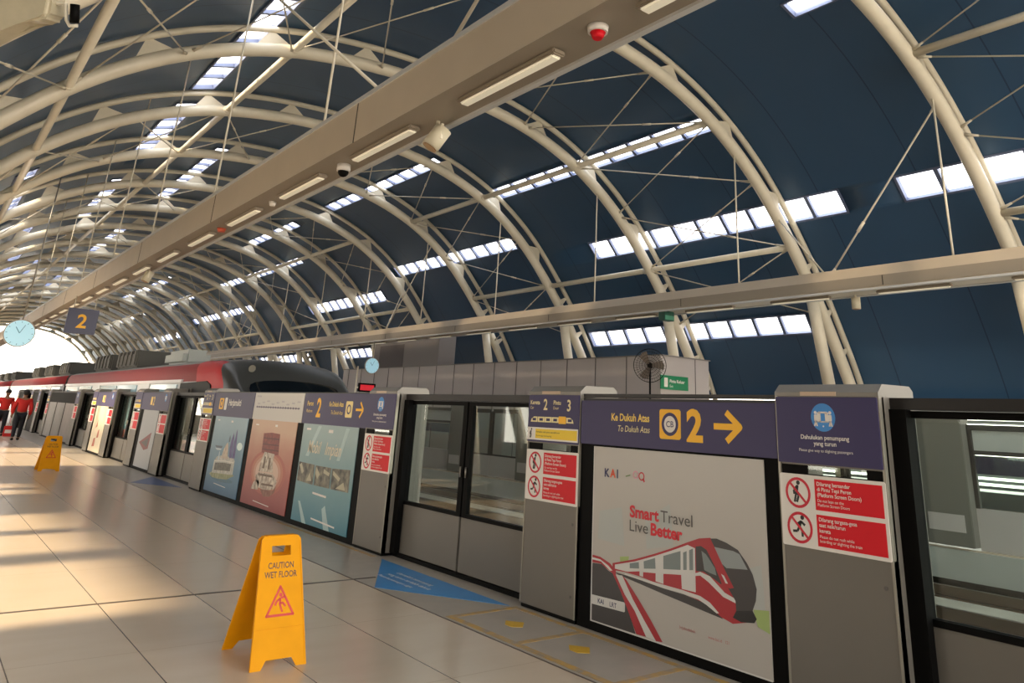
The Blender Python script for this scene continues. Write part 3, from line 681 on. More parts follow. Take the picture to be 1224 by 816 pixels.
# --- narrow near panel, header sign and white train poster
a, c = GR[0][0]+.715, GR[0][1]-.715      # 3.085 .. 5.02
base = panel_base(a, c, 'black framed fixed panel behind the white train poster')
hs = thing('header_sign', (PX, (a+c)/2, 1.325), 'purple Ke Dukuh Atas direction sign with yellow arrow above the white train poster', 'sign')
frh = near_f(c-.0)
MB().prism(rect(.015, 1.325, c-a-.005, 1.665), frh, -.018, .004).build('board', M_PURPLE, hs)
PMY = mat('sign_cream_yellow', '#e8c35a', .5)
tm = MB(); text('Ke Dukuh Atas', .077, frh, .80, 1.515, .0048, None, None, 'R', .025, sx=.88, mb=tm); tm.build('lettering', PMY, hs, recalc=False)
tm = MB(); text('To Dukuh Atas', .066, frh, .80, 1.435, .0048, None, None, 'R', 0, shear=.2, sx=.85, mb=tm); tm.build('lettering', mat('sign_pale_yellow', '#e0cf9a', .5), hs, recalc=False)
ic = MB().prism(rrect(.905, 1.40, 1.115, 1.61, .02), frh, .0045, .0055).build('line_icon', M_YEL, hs)
MB().ring(1.01, 1.505, .082, .058, frh, .0058, .0066).build('icon_ring', M_PURPLE, ic)
MB().prism(circ(1.01, 1.505, .058, 24), frh, .0058, .0064).build('icon_centre', M_WHITE, ic)
tm = MB(); text('CB', .06, frh, 1.01, 1.485, .0068, None, None, 'C', .01, mb=tm); tm.build('icon_mark', M_PURPLE, ic, recalc=False)
text('2', .30, frh, 1.17, 1.40, .0048, M_YEL, hs, 'L', .035, name='numeral')
b = MB(); b.bar((1.42, 1.505), (1.64, 1.505), .042, frh, .0045, .0055)
b.bar((1.53, 1.60), (1.645, 1.505), .042, frh, .0045, .0057); b.bar((1.53, 1.41), (1.645, 1.505), .042, frh, .0045, .0059); b.prism(circ(1.645, 1.505, .02, 10), frh, .0045, .0056)
b.build('arrow', M_YEL, hs)
# white poster
PY1, PY0 = 4.85, 3.21
pt, fr, W, d = poster(PY0, PY1, base, 'white advertising poster with a red and white train, Smart Travel Live Better', M_OFFW, .065, 1.31)
H0, H1 = .065, 1.31
def uvp(px, py):  # fractional poster coords (0..1, from bottom-left)
    return (px*W, H0+py*(H1-H0))
def pp(pts): return [uvp(*p) for p in pts]
def art(mname, m, polys, k, parent=None, name=None):
    for p in polys: b = MB(); b.prism(pp(p), fr, d+k*.0006, d+k*.0006+.0004); b.build(name or mname, m, parent or pt)
GRY = mat('art_dark', '#34302f', .4); RD = mat('art_red', '#a5222c', .4); LG = mat('art_pale', '#cfccc6', .4); GLZ = mat('art_window', '#77807e', .4)
GRN = mat('art_green', '#9db06a', .5); SKYG = mat('art_mist', '#aeb0aa', .5)
art('mist', SKYG, [[(.35, .62), (.5, .72), (.52, .5), (.36, .46)], [(.05, .62), (.2, .66), (.22, .45), (.04, .46)], [(.85, .44), (.97, .5), (.98, .3), (.88, .28)]], .6, name='skyline_tint')
art('grass', GRN, [[(0.925, 0.289), (0.997, 0.301), (0.997, 0.20), (0.943, 0.218)], [(0.192, 0.387), (0.25, 0.400), (0.247, 0.375), (0.194, 0.355)]], 1, name='greenery')
# printed train
art('body', RD, [[(0.144, 0.343), (0.287, 0.392), (0.408, 0.444), (0.504, 0.489), (0.597, 0.537), (0.661, 0.568), (0.722, 0.582), (0.756, 0.559), (0.802, 0.427), (0.842, 0.308), (0.848, 0.264), (0.906, 0.25), (0.913, 0.23), (0.826, 0.2), (0.771, 0.215), (0.697, 0.257), (0.576, 0.279), (0.465, 0.29), (0.318, 0.308), (0.235, 0.312), (0.144, 0.306)]], 1.4, name='train_body')
art('under', GRY, [[(0.15, 0.298), (0.236, 0.295), (0.328, 0.289), (0.465, 0.278), (0.576, 0.275), (0.663, 0.264), (0.714, 0.254), (0.755, 0.23), (0.779, 0.209), (0.696, 0.219), (0.575, 0.235), (0.465, 0.249), (0.318, 0.27), (0.183, 0.288)]], 1.0, name='train_underside')
art('roof', LG, [[(0.16, 0.338), (0.287, 0.38), (0.408, 0.432), (0.504, 0.477), (0.60, 0.525), (0.64, 0.515), (0.64, 0.30), (0.465, 0.30), (0.318, 0.312), (0.235, 0.316), (0.16, 0.316)]], 1.9, name='white_side')
art('lowred', RD, [[(0.225, 0.311), (0.318, 0.309), (0.318, 0.335), (0.225, 0.312)], [(0.34, 0.306), (0.415, 0.300), (0.415, 0.345), (0.34, 0.335)], [(0.461, 0.298), (0.565, 0.297), (0.562, 0.368), (0.461, 0.352)]], 2.4, name='red_skirt')
art('wins', GLZ, [[(0.461, 0.443), (0.56, 0.487), (0.559, 0.392), (0.461, 0.376)], [(0.343, 0.392), (0.412, 0.423), (0.415, 0.368), (0.345, 0.354)], [(0.256, 0.364), (0.313, 0.382), (0.315, 0.348), (0.256, 0.338)],
                  [(0.574, 0.481), (0.594, 0.493), (0.593, 0.399), (0.574, 0.395)], [(0.608, 0.5), (0.629, 0.512), (0.628, 0.405), (0.608, 0.401)]], 2.6, name='train_window')
art('band', LG, [[(0.64, 0.393), (0.666, 0.405), (0.717, 0.394), (0.791, 0.333), (0.845, 0.316), (0.844, 0.297), (0.782, 0.312), (0.708, 0.365), (0.666, 0.387), (0.639, 0.379)],
                 [(0.567, 0.295), (0.664, 0.288), (0.714, 0.269), (0.759, 0.231), (0.747, 0.227), (0.697, 0.253), (0.655, 0.269), (0.567, 0.279), (0.455, 0.28), (0.328, 0.291), (0.225, 0.297), (0.225, 0.305), (0.338, 0.3), (0.46, 0.297)]], 2.8, name='white_band')
art('cabd', GRY, [[(0.644, 0.525), (0.673, 0.533), (0.703, 0.518), (0.744, 0.447), (0.776, 0.391), (0.775, 0.368), (0.742, 0.384), (0.684, 0.41), (0.645, 0.404)]], 2.9, name='cab_side')
art('cabg', GLZ, [[(0.675, 0.509), (0.699, 0.497), (0.744, 0.439), (0.751, 0.405), (0.718, 0.41), (0.688, 0.418)]], 3.2, name='cab_window')
art('mask', GRY, [[(0.722, 0.578), (0.756, 0.584), (0.806, 0.572), (0.862, 0.548), (0.904, 0.494), (0.929, 0.447), (0.945, 0.384), (0.939, 0.331), (0.922, 0.283), (0.844, 0.256), (0.842, 0.308), (0.808, 0.36), (0.777, 0.422), (0.746, 0.518)]], 3.0, name='train_front')
art('apillar', RD, [[(0.661, 0.568), (0.722, 0.582), (0.754, 0.52), (0.794, 0.441), (0.836, 0.366), (0.816, 0.358), (0.775, 0.376), (0.744, 0.447), (0.703, 0.518), (0.669, 0.536)]], 3.6, name='train_front_red')
art('screen', mat('art_windscreen', '#8e9492', .4), [[(0.742, 0.541), (0.838, 0.539), (0.869, 0.53), (0.906, 0.465), (0.802, 0.451), (0.778, 0.469)]], 3.4, name='windscreen')
art('lampl', LG, [[(0.775, 0.418), (0.789, 0.413), (0.808, 0.379), (0.796, 0.379)]], 4.0, name='headlight')
art('coup', mat('art_black', '#171514', .5), [[(0.844, 0.263), (0.922, 0.283), (0.94, 0.251), (0.928, 0.23), (0.866, 0.218), (0.827, 0.229)]], 3.8, name='coupler')
art('nose', GRY, [[(0.005, 0.317), (0.072, 0.323), (0.117, 0.296), (0.145, 0.288), (0.194, 0.22), (0.248, 0.113), (0.295, 0.009), (0.01, 0.005)]], 1.0, name='second_train_front')
art('nosered', RD, [[(0.0, 0.363), (0.06, 0.361), (0.127, 0.338), (0.166, 0.306), (0.167, 0.284), (0.226, 0.193), (0.289, 0.124), (0.359, 0.012), (0.3, 0.009), (0.248, 0.113), (0.194, 0.212), (0.145, 0.288), (0.117, 0.3), (0.066, 0.324), (0.001, 0.32)],
                   [(0.209, 0.289), (0.236, 0.271), (0.319, 0.181), (0.388, 0.1), (0.454, 0.013), (0.417, 0.007), (0.349, 0.089), (0.278, 0.18)]], 2, name='second_train_red')
art('stripe', LG, [[(0.0, 0.348), (0.06, 0.347), (0.117, 0.323), (0.144, 0.302), (0.128, 0.298), (0.066, 0.337), (0.0, 0.336)], [(0.167, 0.284), (0.209, 0.289), (0.278, 0.18), (0.349, 0.089), (0.417, 0.007), (0.359, 0.012), (0.289, 0.124), (0.226, 0.193)],
                  [(0.006, 0.143), (0.222, 0.151), (0.228, 0.145), (0.228, 0.104), (0.222, 0.10), (0.008, 0.093)]], 2.5, name='second_train_stripe')
b = MB(); b.bar(uvp(.0, .003), uvp(1, .003), .008, fr, d+.001, d+.0035); b.build('white_border', LG, pt)
b = MB(); b.bar(uvp(.003, 0), uvp(.003, 1), .008, fr, d+.001, d+.0035); b.build('white_border', LG, pt)
TRD = mat('text_red', '#cf1f2e', .5); TGR = mat('text_grey', '#55504d', .5)
def fit(s_, u0, u1, v, cap, m, bold):
    vs, _ = text_polys(s_, bold); wd_ = max(p[0] for p in vs)-min(p[0] for p in vs); sz = cap/.70
    text(s_, sz, fr, u0*W, H0+v*(H1-H0), d+.003, m, pt, 'L', bold, sx=(u1-u0)*W/(wd_*sz))
fit('Smart', .254, .436, .618, .078, TRD, .035); fit('Travel', .446, .629, .618, .078, TGR, 0.); fit('Live', .254, .370, .540, .078, TGR, 0.); fit('Better', .386, .572, .540, .078, TRD, .035)
NV = mat('logo_navy', '#2d2f55', .5); OR = mat('logo_orange', '#e2552b', .5)
text('K', .085, fr, .080*W, H0+.825*(H1-H0), d+.003, NV, pt, 'L', .03, name='logo_letter')
text('A', .085, fr, .118*W, H0+.825*(H1-H0), d+.003, OR, pt, 'L', .03, name='logo_letter')
text('I', .085, fr, .165*W, H0+.825*(H1-H0), d+.003, NV, pt, 'L', .035, name='logo_letter')
b = MB(); b.ring(.290*W, H0+.855*(H1-H0), .028, .021, fr, d+.002, d+.003, 18); b.build('logo_mark', mat('logo_pink', '#d98da0', .5), pt)
b = MB(); b.ring(.328*W, H0+.85*(H1-H0), .03, .022, fr, d+.002, d+.003, 18); b.bar(uvp(.338, .84), uvp(.346, .82), .012, fr, d+.002, d+.003); b.build('logo_mark', TRD, pt)
b = MB(); b.bar(uvp(.225, .84), uvp(.255, .85), .008, fr, d+.002, d+.003); b.build('logo_mark', mat('logo_green', '#6f8a58', .5), pt)
tm = MB(); text('lrtjabodebek', .028, fr, .55*W, H0+.105*(H1-H0), d+.002, None, None, 'L', 0, mb=tm); text('www.kai.id   121', .026, fr, .70*W, H0+.10*(H1-H0), d+.002, None, None, 'L', 0, mb=tm); tm.build('lettering', mat('text_faint', '#b0605e', .5), pt, recalc=False)
tm = MB(); text('KAI', .045, fr, .05*W, H0+.108*(H1-H0), d+.003, None, None, 'L', .02, mb=tm); text('LRT', .045, fr, .13*W, H0+.108*(H1-H0), d+.003, None, None, 'L', .01, mb=tm); tm.build('lettering', NV, pt, recalc=False)

# --- wide panel with three posters
a, c = GR[1][0]+.715, GR[1][1]-.715       # ~8.985 .. 15.3
base = panel_base(a, c, 'black framed fixed panel behind the blue, red and teal posters')
def board(y0, y1, label, m):
    t = thing('header_sign', (PX, (y0+y1)/2, 1.3), label, 'sign')
    MB().prism(rect(0, 1.30, y1-y0, 1.705), near_f(y1), -.018, .004).build('board', m, t); return t, near_f(y1), y1-y0
t, fh, w_ = board(13.14, c, 'purple Harjamukti header sign above the blue palace poster', M_PURPLE)
MB().prism(rrect(.32, 1.42, .56, 1.61, .02), fh, .0045, .0055).build('line_icon', M_YEL, t)
MB().ring(.44, 1.515, .07, .045, fh, .006, .007).build('icon_ring', M_PURPLE, t)
MB().prism(rrect(.62, 1.41, .76, 1.62, .03), fh, .0045, .0055).build('icon_bar', M_WHITE, t)
text('Harjamukti', .15, fh, .86, 1.49, .0048, M_WHITE, t, 'L', .02)
t, fh, w_ = board(11.04, 13.12, 'white line map header board above the red poster', M_OFFW)
MB().bar((.12, 1.49), (w_-.12, 1.49), .014, fh, .0045, .0055).build('route_line', mat('route', '#5b4a63', .5), t)
b = MB()
for k in range(18): b.prism(circ(.16+k*(w_-.32)/17, 1.49, .018, 8), fh, .0057, .0065)
b.build('station_dot', mat('route_dot', '#3d3548', .5), t)
tm = MB(); text('Peta Rute', .05, fh, .1, 1.64, .0048, None, None, mb=tm)
for k in range(9): text('stasiun', .045, fh, .16+k*.21, 1.53+(k % 3)*.02, .0048, None, None, mb=tm)
tm.build('lettering', mat('map_text', '#7a7284', .5), t, recalc=False)
t, fh, w_ = board(a, 11.02, 'purple header sign with yellow numeral 2 and arrow above the teal poster', M_PURPLE)
tm = MB(); text('Peron', .09, fh, .12, 1.54, .0048, None, None, 'L', .02, mb=tm); text('Platform', .06, fh, .12, 1.45, .0048, None, None, 'L', 0, mb=tm)
text('Ke Dukuh Atas', .085, fh, 1.32, 1.54, .0048, None, None, 'R', .02, sx=.85, mb=tm); text('To Dukuh Atas', .07, fh, 1.32, 1.44, .0048, None, None, 'R', 0, shear=.2, sx=.85, mb=tm); tm.build('lettering', PMY, t, recalc=False)
text('2', .34, fh, .46, 1.40, .0048, M_YEL, t, 'L', .03, name='numeral', sx=.9)
MB().prism(rrect(1.40, 1.41, 1.60, 1.61, .02), fh, .0045, .0055).build('line_icon', mat('icon_cream', '#e6cf8a', .5), t)
MB().ring(1.5, 1.51, .06, .04, fh, .006, .007).build('icon_ring', M_PURPLE, t)
b = MB(); b.bar((1.70, 1.51), (1.9, 1.51), .03, fh, .0045, .0055); b.bar((1.82, 1.6), (1.91, 1.51), .03, fh, .0045, .0056); b.bar((1.82, 1.42), (1.91, 1.51), .03, fh, .0045, .0057); b.build('arrow', M_YEL, t)

# blue poster
def pstart(y0, y1, label, m):
    global pt, fr, W, d, H0, H1
    pt, fr, W, d = poster(y0, y1, base, label, m); H0, H1 = .065, 1.305
pstart(13.32, 15.1, 'pale blue poster of a small palace and two figures, left of the red poster', grad('poster_blue', [(.1, '#1f5678'), (1.0, '#7c9dab'), (.45, '#467a94')]))
def ell(cx, cy, rx, ry, n=28): return [(cx+rx*math.cos(2*PI*i/n), cy+ry*math.sin(2*PI*i/n)) for i in range(n)]
def patch(name, c1, c2, sc): return mat(name, c1, .5, noise=.5, nscale=sc, ncol=c2)
art('shade', patch('art_water', '#52707a', '#3f6a80', 9), [ell(.5, .19, .34, .035)], 1.0, name='podium_shadow')
art('base', patch('art_sand', '#a3a07a', '#6f7a50', 12), [[(0.105, 0.222), (0.172, 0.256), (0.50, 0.275), (0.801, 0.289), (0.85, 0.268), (0.666, 0.205), (0.40, 0.185), (0.203, 0.186)]], 1.3, name='podium')
art('hall', patch('art_stone', '#cdc8ba', '#99998e', 14), [[(0.195, 0.404), (0.263, 0.463), (0.406, 0.486), (0.769, 0.487), (0.81, 0.441), (0.805, 0.278), (0.178, 0.242)]], 1.6, name='palace')
art('doors', patch('art_brown', '#4a4338', '#75705f', 18), [[(0.238, 0.377), (0.48, 0.40), (0.722, 0.403), (0.721, 0.314), (0.228, 0.282)]], 2.0, name='palace_front')
art('arch', mat('art_stone_light', '#d9d4c6', .5), [[(.20, .405), (.5, .43), (.79, .432), (.79, .418), (.5, .416), (.20, .39)]], 2.2, name='palace_eave')
art('f1', patch('art_purple', '#463a70', '#6a6390', 12), [[(0.632, 0.475), (0.60, 0.60), (0.614, 0.70), (0.645, 0.76), (0.655, 0.80), (0.675, 0.76), (0.69, 0.69), (0.70, 0.475)], [(0.715, 0.475), (0.705, 0.68), (0.725, 0.80), (0.74, 0.85), (0.755, 0.80), (0.775, 0.68), (0.795, 0.48)]], 2.4, name='figure')
art('f2', patch('art_cream', '#d2c3ac', '#a58f7c', 12), [[(0.395, 0.454), (0.43, 0.56), (0.475, 0.63), (0.52, 0.665), (0.55, 0.63), (0.593, 0.451)]], 2.6, name='figure')
art('f3', mat('art_slate', '#52606a', .5), [[(0.543, 0.672), (0.54, 0.72), (0.56, 0.76), (0.585, 0.72), (0.58, 0.672)], [(0.14, 0.601), (0.38, 0.608), (0.36, 0.576), (0.194, 0.573)]], 2.8, name='small_figure')
art('f4', mat('art_pale_wing', '#b9c6c8', .5), [[(0.16, 0.57), (0.37, 0.572), (0.34, 0.548), (0.22, 0.545)], [(.30, .42), (.34, .42), (.33, .53), (.31, .53)]], 2.9, name='pale_figure')
art('t', M_WHITE, [[(.3, .115), (.66, .10), (.66, .108), (.3, .123)], [(.1, .935), (.16, .935), (.16, .95), (.1, .95)], [(.52, .925), (.58, .925), (.58, .95), (.52, .95)]], 1.8, name='caption')
b = MB(); b.prism([(x*W, H0+y*(H1-H0)) for x, y in circ(.88, .635, .075, 20, .05)], fr, d+.002, d+.0025); b.build('pale_spot', mat('spot', '#dff3ee', .3), pt)
# red poster
pstart(11.2, 13.1, 'red and peach poster with a carved tower and glowing pillar, between two bluish posters', grad('poster_peach', [(.1, '#862420'), (1.0, '#ba9375'), (.45, '#9b4538'), (.75, '#ad7058')]))
for k_, (rx, ry, c_) in enumerate(((.40, .25, '#a4503f'), (.35, .22, '#b0684f'), (.30, .19, '#bb8870'), (.25, .16, '#cbab96'))): art('halo%d' % k_, mat('halo_print_%d' % k_, c_, .4), [ell(.51, .40, rx, ry, 36)], .3+k_*.25, name='glow_print')
art('block', patch('art_brick', '#8a3a32', '#6a2c28', 16), [[(0.316, 0.838), (0.50, .855), (0.679, 0.848), (0.706, 0.613), (0.52, .60), (0.33, 0.615)]], 1.8, name='carved_block')
art('grooves', mat('art_brick_dark', '#5a2622', .5), [[(.33, .72), (.69, .725), (.69, .712), (.33, .707)], [(.33, .66), (.70, .665), (.70, .652), (.33, .647)], [(.33, .79), (.68, .795), (.68, .782), (.33, .777)]], 2.1, name='block_groove')
art('tower', patch('art_ivory', '#d8cbb8', '#7a6252', 12), [[(0.401, 0.627), (0.625, 0.618), (0.611, 0.524), (0.645, 0.413), (0.327, 0.394), (0.356, 0.534)], [(0.27, 0.338), (0.34, 0.385), (0.645, 0.40), (0.755, 0.331), (0.73, 0.24), (0.53, 0.205), (0.38, 0.217)], [(0.207, 0.181), (0.25, .26), (0.30, 0.30), (0.381, 0.283), (0.374, 0.192)]], 2.2, name='white_tower')
art('det', patch('art_umber', '#5c4638', '#7e6855', 14), [[(.40, .44), (.445, .44), (.45, .57), (.42, .58)], [(.52, .44), (.565, .44), (.555, .57), (.525, .57)], [(.34, .375), (.64, .385), (.66, .36), (.33, .35)], [(.42, .25), (.70, .265), (.68, .285), (.44, .275)]], 2.6, name='tower_detail')
art('base', patch('art_mound', '#7a4a3c', '#98705c', 10), [[(0.424, 0.205), (0.698, 0.225), (0.76, 0.285), (0.73, 0.20), (0.64, .15), (0.512, 0.135)]], 2.4, name='mound')
art('t', M_WHITE, [[(.3, .055), (.66, .04), (.66, .05), (.3, .065)], [(.1, .925), (.17, .925), (.17, .94), (.1, .94)], [(.55, .925), (.60, .925), (.60, .95), (.55, .95)]], 1.8, name='caption')
# teal poster
pstart(9.2, 10.96, 'teal grey poster with lettering and three dark photos, right of the red poster', grad('poster_teal', [(.1, '#2a7080'), (1.0, '#839b9b'), (.45, '#598488')]))
art('ph', patch('photo_print', '#3a3834', '#8d8672', 9), [[(0.015, 0.591), (0.323, 0.583), (0.329, 0.385), (0.017, 0.396)], [(0.345, 0.58), (0.629, 0.582), (0.634, 0.385), (0.353, 0.385)], [(0.644, 0.579), (0.948, 0.595), (0.954, 0.387), (0.654, 0.384)]], 1.8, name='photo')
art('phd', mat('art_khaki', '#b0a78c', .5), [[(.03, .56), (.10, .47), (.13, .50), (.07, .58)], [(.2, .41), (.25, .50), (.30, .42)], [(.36, .57), (.44, .50), (.40, .45), (.36, .50)], [(.50, .56), (.61, .53), (.60, .50), (.50, .52)], [(.67, .56), (.80, .50), (.78, .47), (.67, .52)], [(.74, .40), (.86, .47), (.90, .40)]], 2.4, name='photo_detail')
tm = MB(); text('Mobil', .22, fr, .15*W, H0+.70*(H1-H0), d+.002, None, None, 'L', 0.01, shear=.3, sx=.85, mb=tm); text('Impian', .22, fr, .48*W, H0+.70*(H1-H0), d+.002, None, None, 'L', 0.01, shear=.3, sx=.85, mb=tm); tm.build('lettering', mat('script_cream', '#d3c6ac', .5), pt, recalc=False)
art('ray', mat('teal_pale', '#9fb6b4', .4), [[(.1, .2), (.14, .2), (.3, 0), (.22, 0)], [(.55, .18), (.6, .22), (.72, 0), (.62, 0)], [(.3, .98), (.36, .98), (.18, .66), (.12, .66)], [(.8, .98), (.86, .98), (.75, .66), (.7, .66)]], 1.4, name='light_ray')
art('t', M_WHITE, [[(.35, .30), (.6, .29), (.6, .31), (.35, .32)], [(.38, .06), (.8, .04), (.8, .055), (.38, .075)], [(.08, .93), (.16, .93), (.16, .95), (.08, .95)], [(.5, .92), (.58, .92), (.58, .95), (.5, .95)]], 1.9, name='caption')

# --- farther panels, simple posters
def far_panel(gi, mcol, label, lab2):
    a, c = GR[gi][0]+.715, GR[gi][1]-.715
    panel_base(a, c, label)
    t = thing('header_sign', (PX, (a+c)/2, 1.31), lab2+' header sign', 'sign'); MB().prism(rect(0, 1.31, c-a, 1.69), near_f(c), -.018, .004).build('board', M_PURPLE, t)
    f = near_f(c); MB().prism(rrect(.9, 1.42, 1.08, 1.60, .02), f, .0045, .0055).build('line_icon', PMY, t)
    text('2', .26, f, 1.15, 1.42, .0048, PMY, t, 'L', .03, name='numeral')
    return a, c
a, c = far_panel(2, None, 'dark fixed panel holding the pale narrow poster', 'dim purple')
pt, fr, W, d = poster(a+.12, c-.35, None, 'pale grey narrow poster with a red triangle figure near the train cab', mat('poster_grey', '#9b9c9c', .4))
art('tri', mat('art_maroon', '#7d3f3f', .5), [[(.1, .42), (.8, .62), (.75, .34), (.5, .3)]], 1, name='red_triangle'); art('tri2', GRY, [[(.25, .42), (.7, .52), (.66, .36)]], 1.6, name='dark_triangle')
a, c = far_panel(3, None, 'dark fixed panel holding the cream poster', 'sunlit purple')
pt, fr, W, d = poster(a+.1, c-.15, None, 'cream poster with reddish marks in the sunlit stretch', mat('poster_cream', '#cdbd9f', .4))
art('m', mat('art_rust', '#a3533b', .5), [[(.3, .1), (.5, .12), (.48, .3), (.34, .28)], [(.55, .3), (.7, .32), (.68, .5), (.58, .46)], [(.3, .5), (.45, .55), (.4, .7)]], 1, name='reddish_mark')
a, c = GR[4][0]+.715, GR[4][1]-.715
panel_base(a, c, 'distant dark fixed panel holding three posters')
for k, (nm, col) in enumerate((('distant brownish poster, right of the far three', '#6f625c'), ('distant dark poster, middle of the far three', '#5b5552'), ('distant grey poster, left of the far three', '#77716c'))):
    y0 = a+.1+k*(c-a)/3
    poster(y0, y0+(c-a)/3-.2, None, nm, mat('far_poster_%d' % k, col, .4, noise=.4, nscale=2))
for gi in (5, 6):
    a, c = GR[gi][0]+.715, GR[gi][1]-.715; panel_base(a, c, ['very distant dark fixed panel, nearer one', 'very distant dark fixed panel, farther one'][gi-5])

# ------------------------------------------------------------------ floor markings
def flatfloor(name, pts, m, label, cat, z=.002):
    b = MB()
    for P_ in pts: 
        A = [b.bm.verts.new((x, y, 0.0)) for x, y in P_]; B_ = [b.bm.verts.new((x, y, z)) for x, y in P_]; b.bm.faces.new(A); b.bm.faces.new(B_)
        for k in range(len(P_)): b.bm.faces.new([A[k], A[(k+1) % len(P_)], B_[(k+1) % len(P_)], B_[k]])
    cx = sum(p[0] for P_ in pts for p in P_)/sum(len(P_) for P_ in pts); cy = sum(p[1] for P_ in pts for p in P_)/sum(len(P_) for P_ in pts)
    return tag(b.build(name, m, origin=(cx, cy, 0)), label, cat)
t = flatfloor('floor_sticker', [[(4.36, 8.12), (3.66, 6.9), (4.34, 5.76)]], M_BTRI, 'blue triangular floor sticker with white lines of text before the middle doors', 'sticker')
ff = frame((4.25, 7.5, 0), (-.0, -1, 0), (1, 0, 0), (0, 0, 1))
tm = MB()
for k, s_ in enumerate(('Utamakan penumpang', 'yang turun terlebih dahulu', 'Please let passengers alight')): text(s_, .075 if k < 2 else .06, ff, .12, -.12-k*.1, .003, None, None, 'L', .01, mb=tm)
tm.build('lettering', M_WHITE, t, recalc=False)
flatfloor('floor_sticker', [[(4.36, 18.5), (3.7, 17.3), (4.34, 16.1)]], mat('blue_sticker_far', '#50648f', .4), 'dull blue triangular floor sticker far left before the train cab doors', 'sticker')
for n_, (ya, yb) in enumerate(((3.0, 5.72), (8.3, 11.2))):
    qs = [rect(4.325, ya, 4.375, yb), rect(3.68, ya, 3.74, yb), rect(3.74, yb-.06, 4.325, yb), rect(3.74, (ya+yb)/2+.45, 4.325, (ya+yb)/2+.51), rect(3.74, (ya+yb)/2-.55, 4.325, (ya+yb)/2-.49)]
    if n_ == 1: qs = qs[:1]
    flatfloor('queue_line', qs, M_YLINE, ['worn yellow queue box lines on the floor before the white train poster', 'worn yellow line on the floor before the teal poster'][n_], 'floor marking')
for k, (x, y) in enumerate(((4.02, 5.26), (4.02, 4.5))):
    flatfloor('floor_arrow', [[(x+.09, y), (x, y+.12), (x-.07, y+.03), (x-.07, y-.05), (x, y-.10)]], mat('arrow_yellow', '#c39a2c', .5), 'small worn yellow arrow mark in the %s box of the queue lines' % ['left', 'right'][k], 'floor marking', .003)

# ------------------------------------------------------------------ wet floor signs
def wet_sign(x, y, label, wd=.35, rz=0.):
    t = thing('wet_floor_sign', (x, y, 0), label, 'warning sign', 'yellow wet floor signs')
    hw = wd/2; Ht = .695; sp = .245
    def sheet(sg, nm):
        def fr(u, v, d=0.):
            k = v/Ht; yy = y+sg*(sp*(1-k)+.02)
            return Vector((x+u, yy+sg*d, v))
        tw = lambda v: hw*(1-.26*v/Ht)
        outer = [(-hw, 0), (-hw+.012, 0), (-hw+.065, 0), (-hw+.095, .045), (hw-.095, .045), (hw-.065, 0), (hw, 0), (tw(Ht-.02), Ht-.02), (tw(Ht)-.015, Ht), (-tw(Ht)+.015, Ht), (-tw(Ht-.02), Ht-.02)]
        hole = [(-.062, Ht-.11), (.062, Ht-.11), (.062, Ht-.055), (-.062, Ht-.055)]
        b = MB()
        # split into lower, upper strips around the hole
        zl, zh = Ht-.11, Ht-.055
        polys = [outer[:7]+[(tw(zl), zl), (-tw(zl), zl)], [(-tw(zl), zl), (-.062, zl), (-.062, zh), (-tw(zh), zh)], [(.062, zl), (tw(zl), zl), (tw(zh), zh), (.062, zh)],
                 [(-tw(zh), zh), (tw(zh), zh), (tw(Ht-.02), Ht-.02), (tw(Ht)-.015, Ht), (-tw(Ht)+.015, Ht), (-tw(Ht-.02), Ht-.02)]]
        for P_ in polys: b.prism(P_, fr, -.006, .006)
        o = b.build(nm, M_YPLAST, t)
        b = MB(); b.bar((-tw(.2)+.01, .20), (tw(.2)-.01, .20), .004, fr, .006, .009)
        for s_ in (-1, 1):
            b.bar((s_*(hw-.006), .01), (s_*(tw(Ht-.03)-.006), Ht-.03), .008, fr, .006, .010)
        b.build('rib', M_YPLAST, o)
        return o, fr
    o, fr = sheet(-1, 'front_board')
    tm = MB(); text('CAUTION', .048, fr, 0, .515, .0068, None, None, 'C', .015, sx=.78, mb=tm); text('WET FLOOR', .048, fr, 0, .465, .0068, None, None, 'C', .015, sx=.78, mb=tm)
    tm.build('lettering', mat('sign_dark_print', '#4a2408', .5), o, recalc=False)
    b = MB(); T3 = [(-.085, .265), (.085, .265), (0, .415)]
    for k in range(3): b.bar(T3[k], T3[(k+1) % 3], .013, fr, .0065, .0075); b.prism(circ(*T3[k], .0075, 10), fr, .0065, .0075)
    stickman(b, fr, 0, .325, .105, .0065, .0075, 'slip')
    b.build('slip_pictogram', mat('print_red', '#c42406', .5), o)
    sheet(1, 'back_board')
    b = MB()
    for s_ in (-1, 1): b.tube((x+s_*.09-.025, y, Ht-.01), (x+s_*.09+.025, y, Ht-.01), .012, 10)
    b.build('hinge', M_YPLAST, t)
    b = MB(); b.box(x-.1, x+.1, y-.028, y+.028, Ht-.012, Ht+.004, .003); b.build('top_handle', M_YPLAST, t)
wet_sign(2.13, 5.40, 'yellow folding wet floor sign in the foreground reading CAUTION WET FLOOR')
wet_sign(2.66, 20.3, 'small yellow wet floor sign far back on the left', .40)

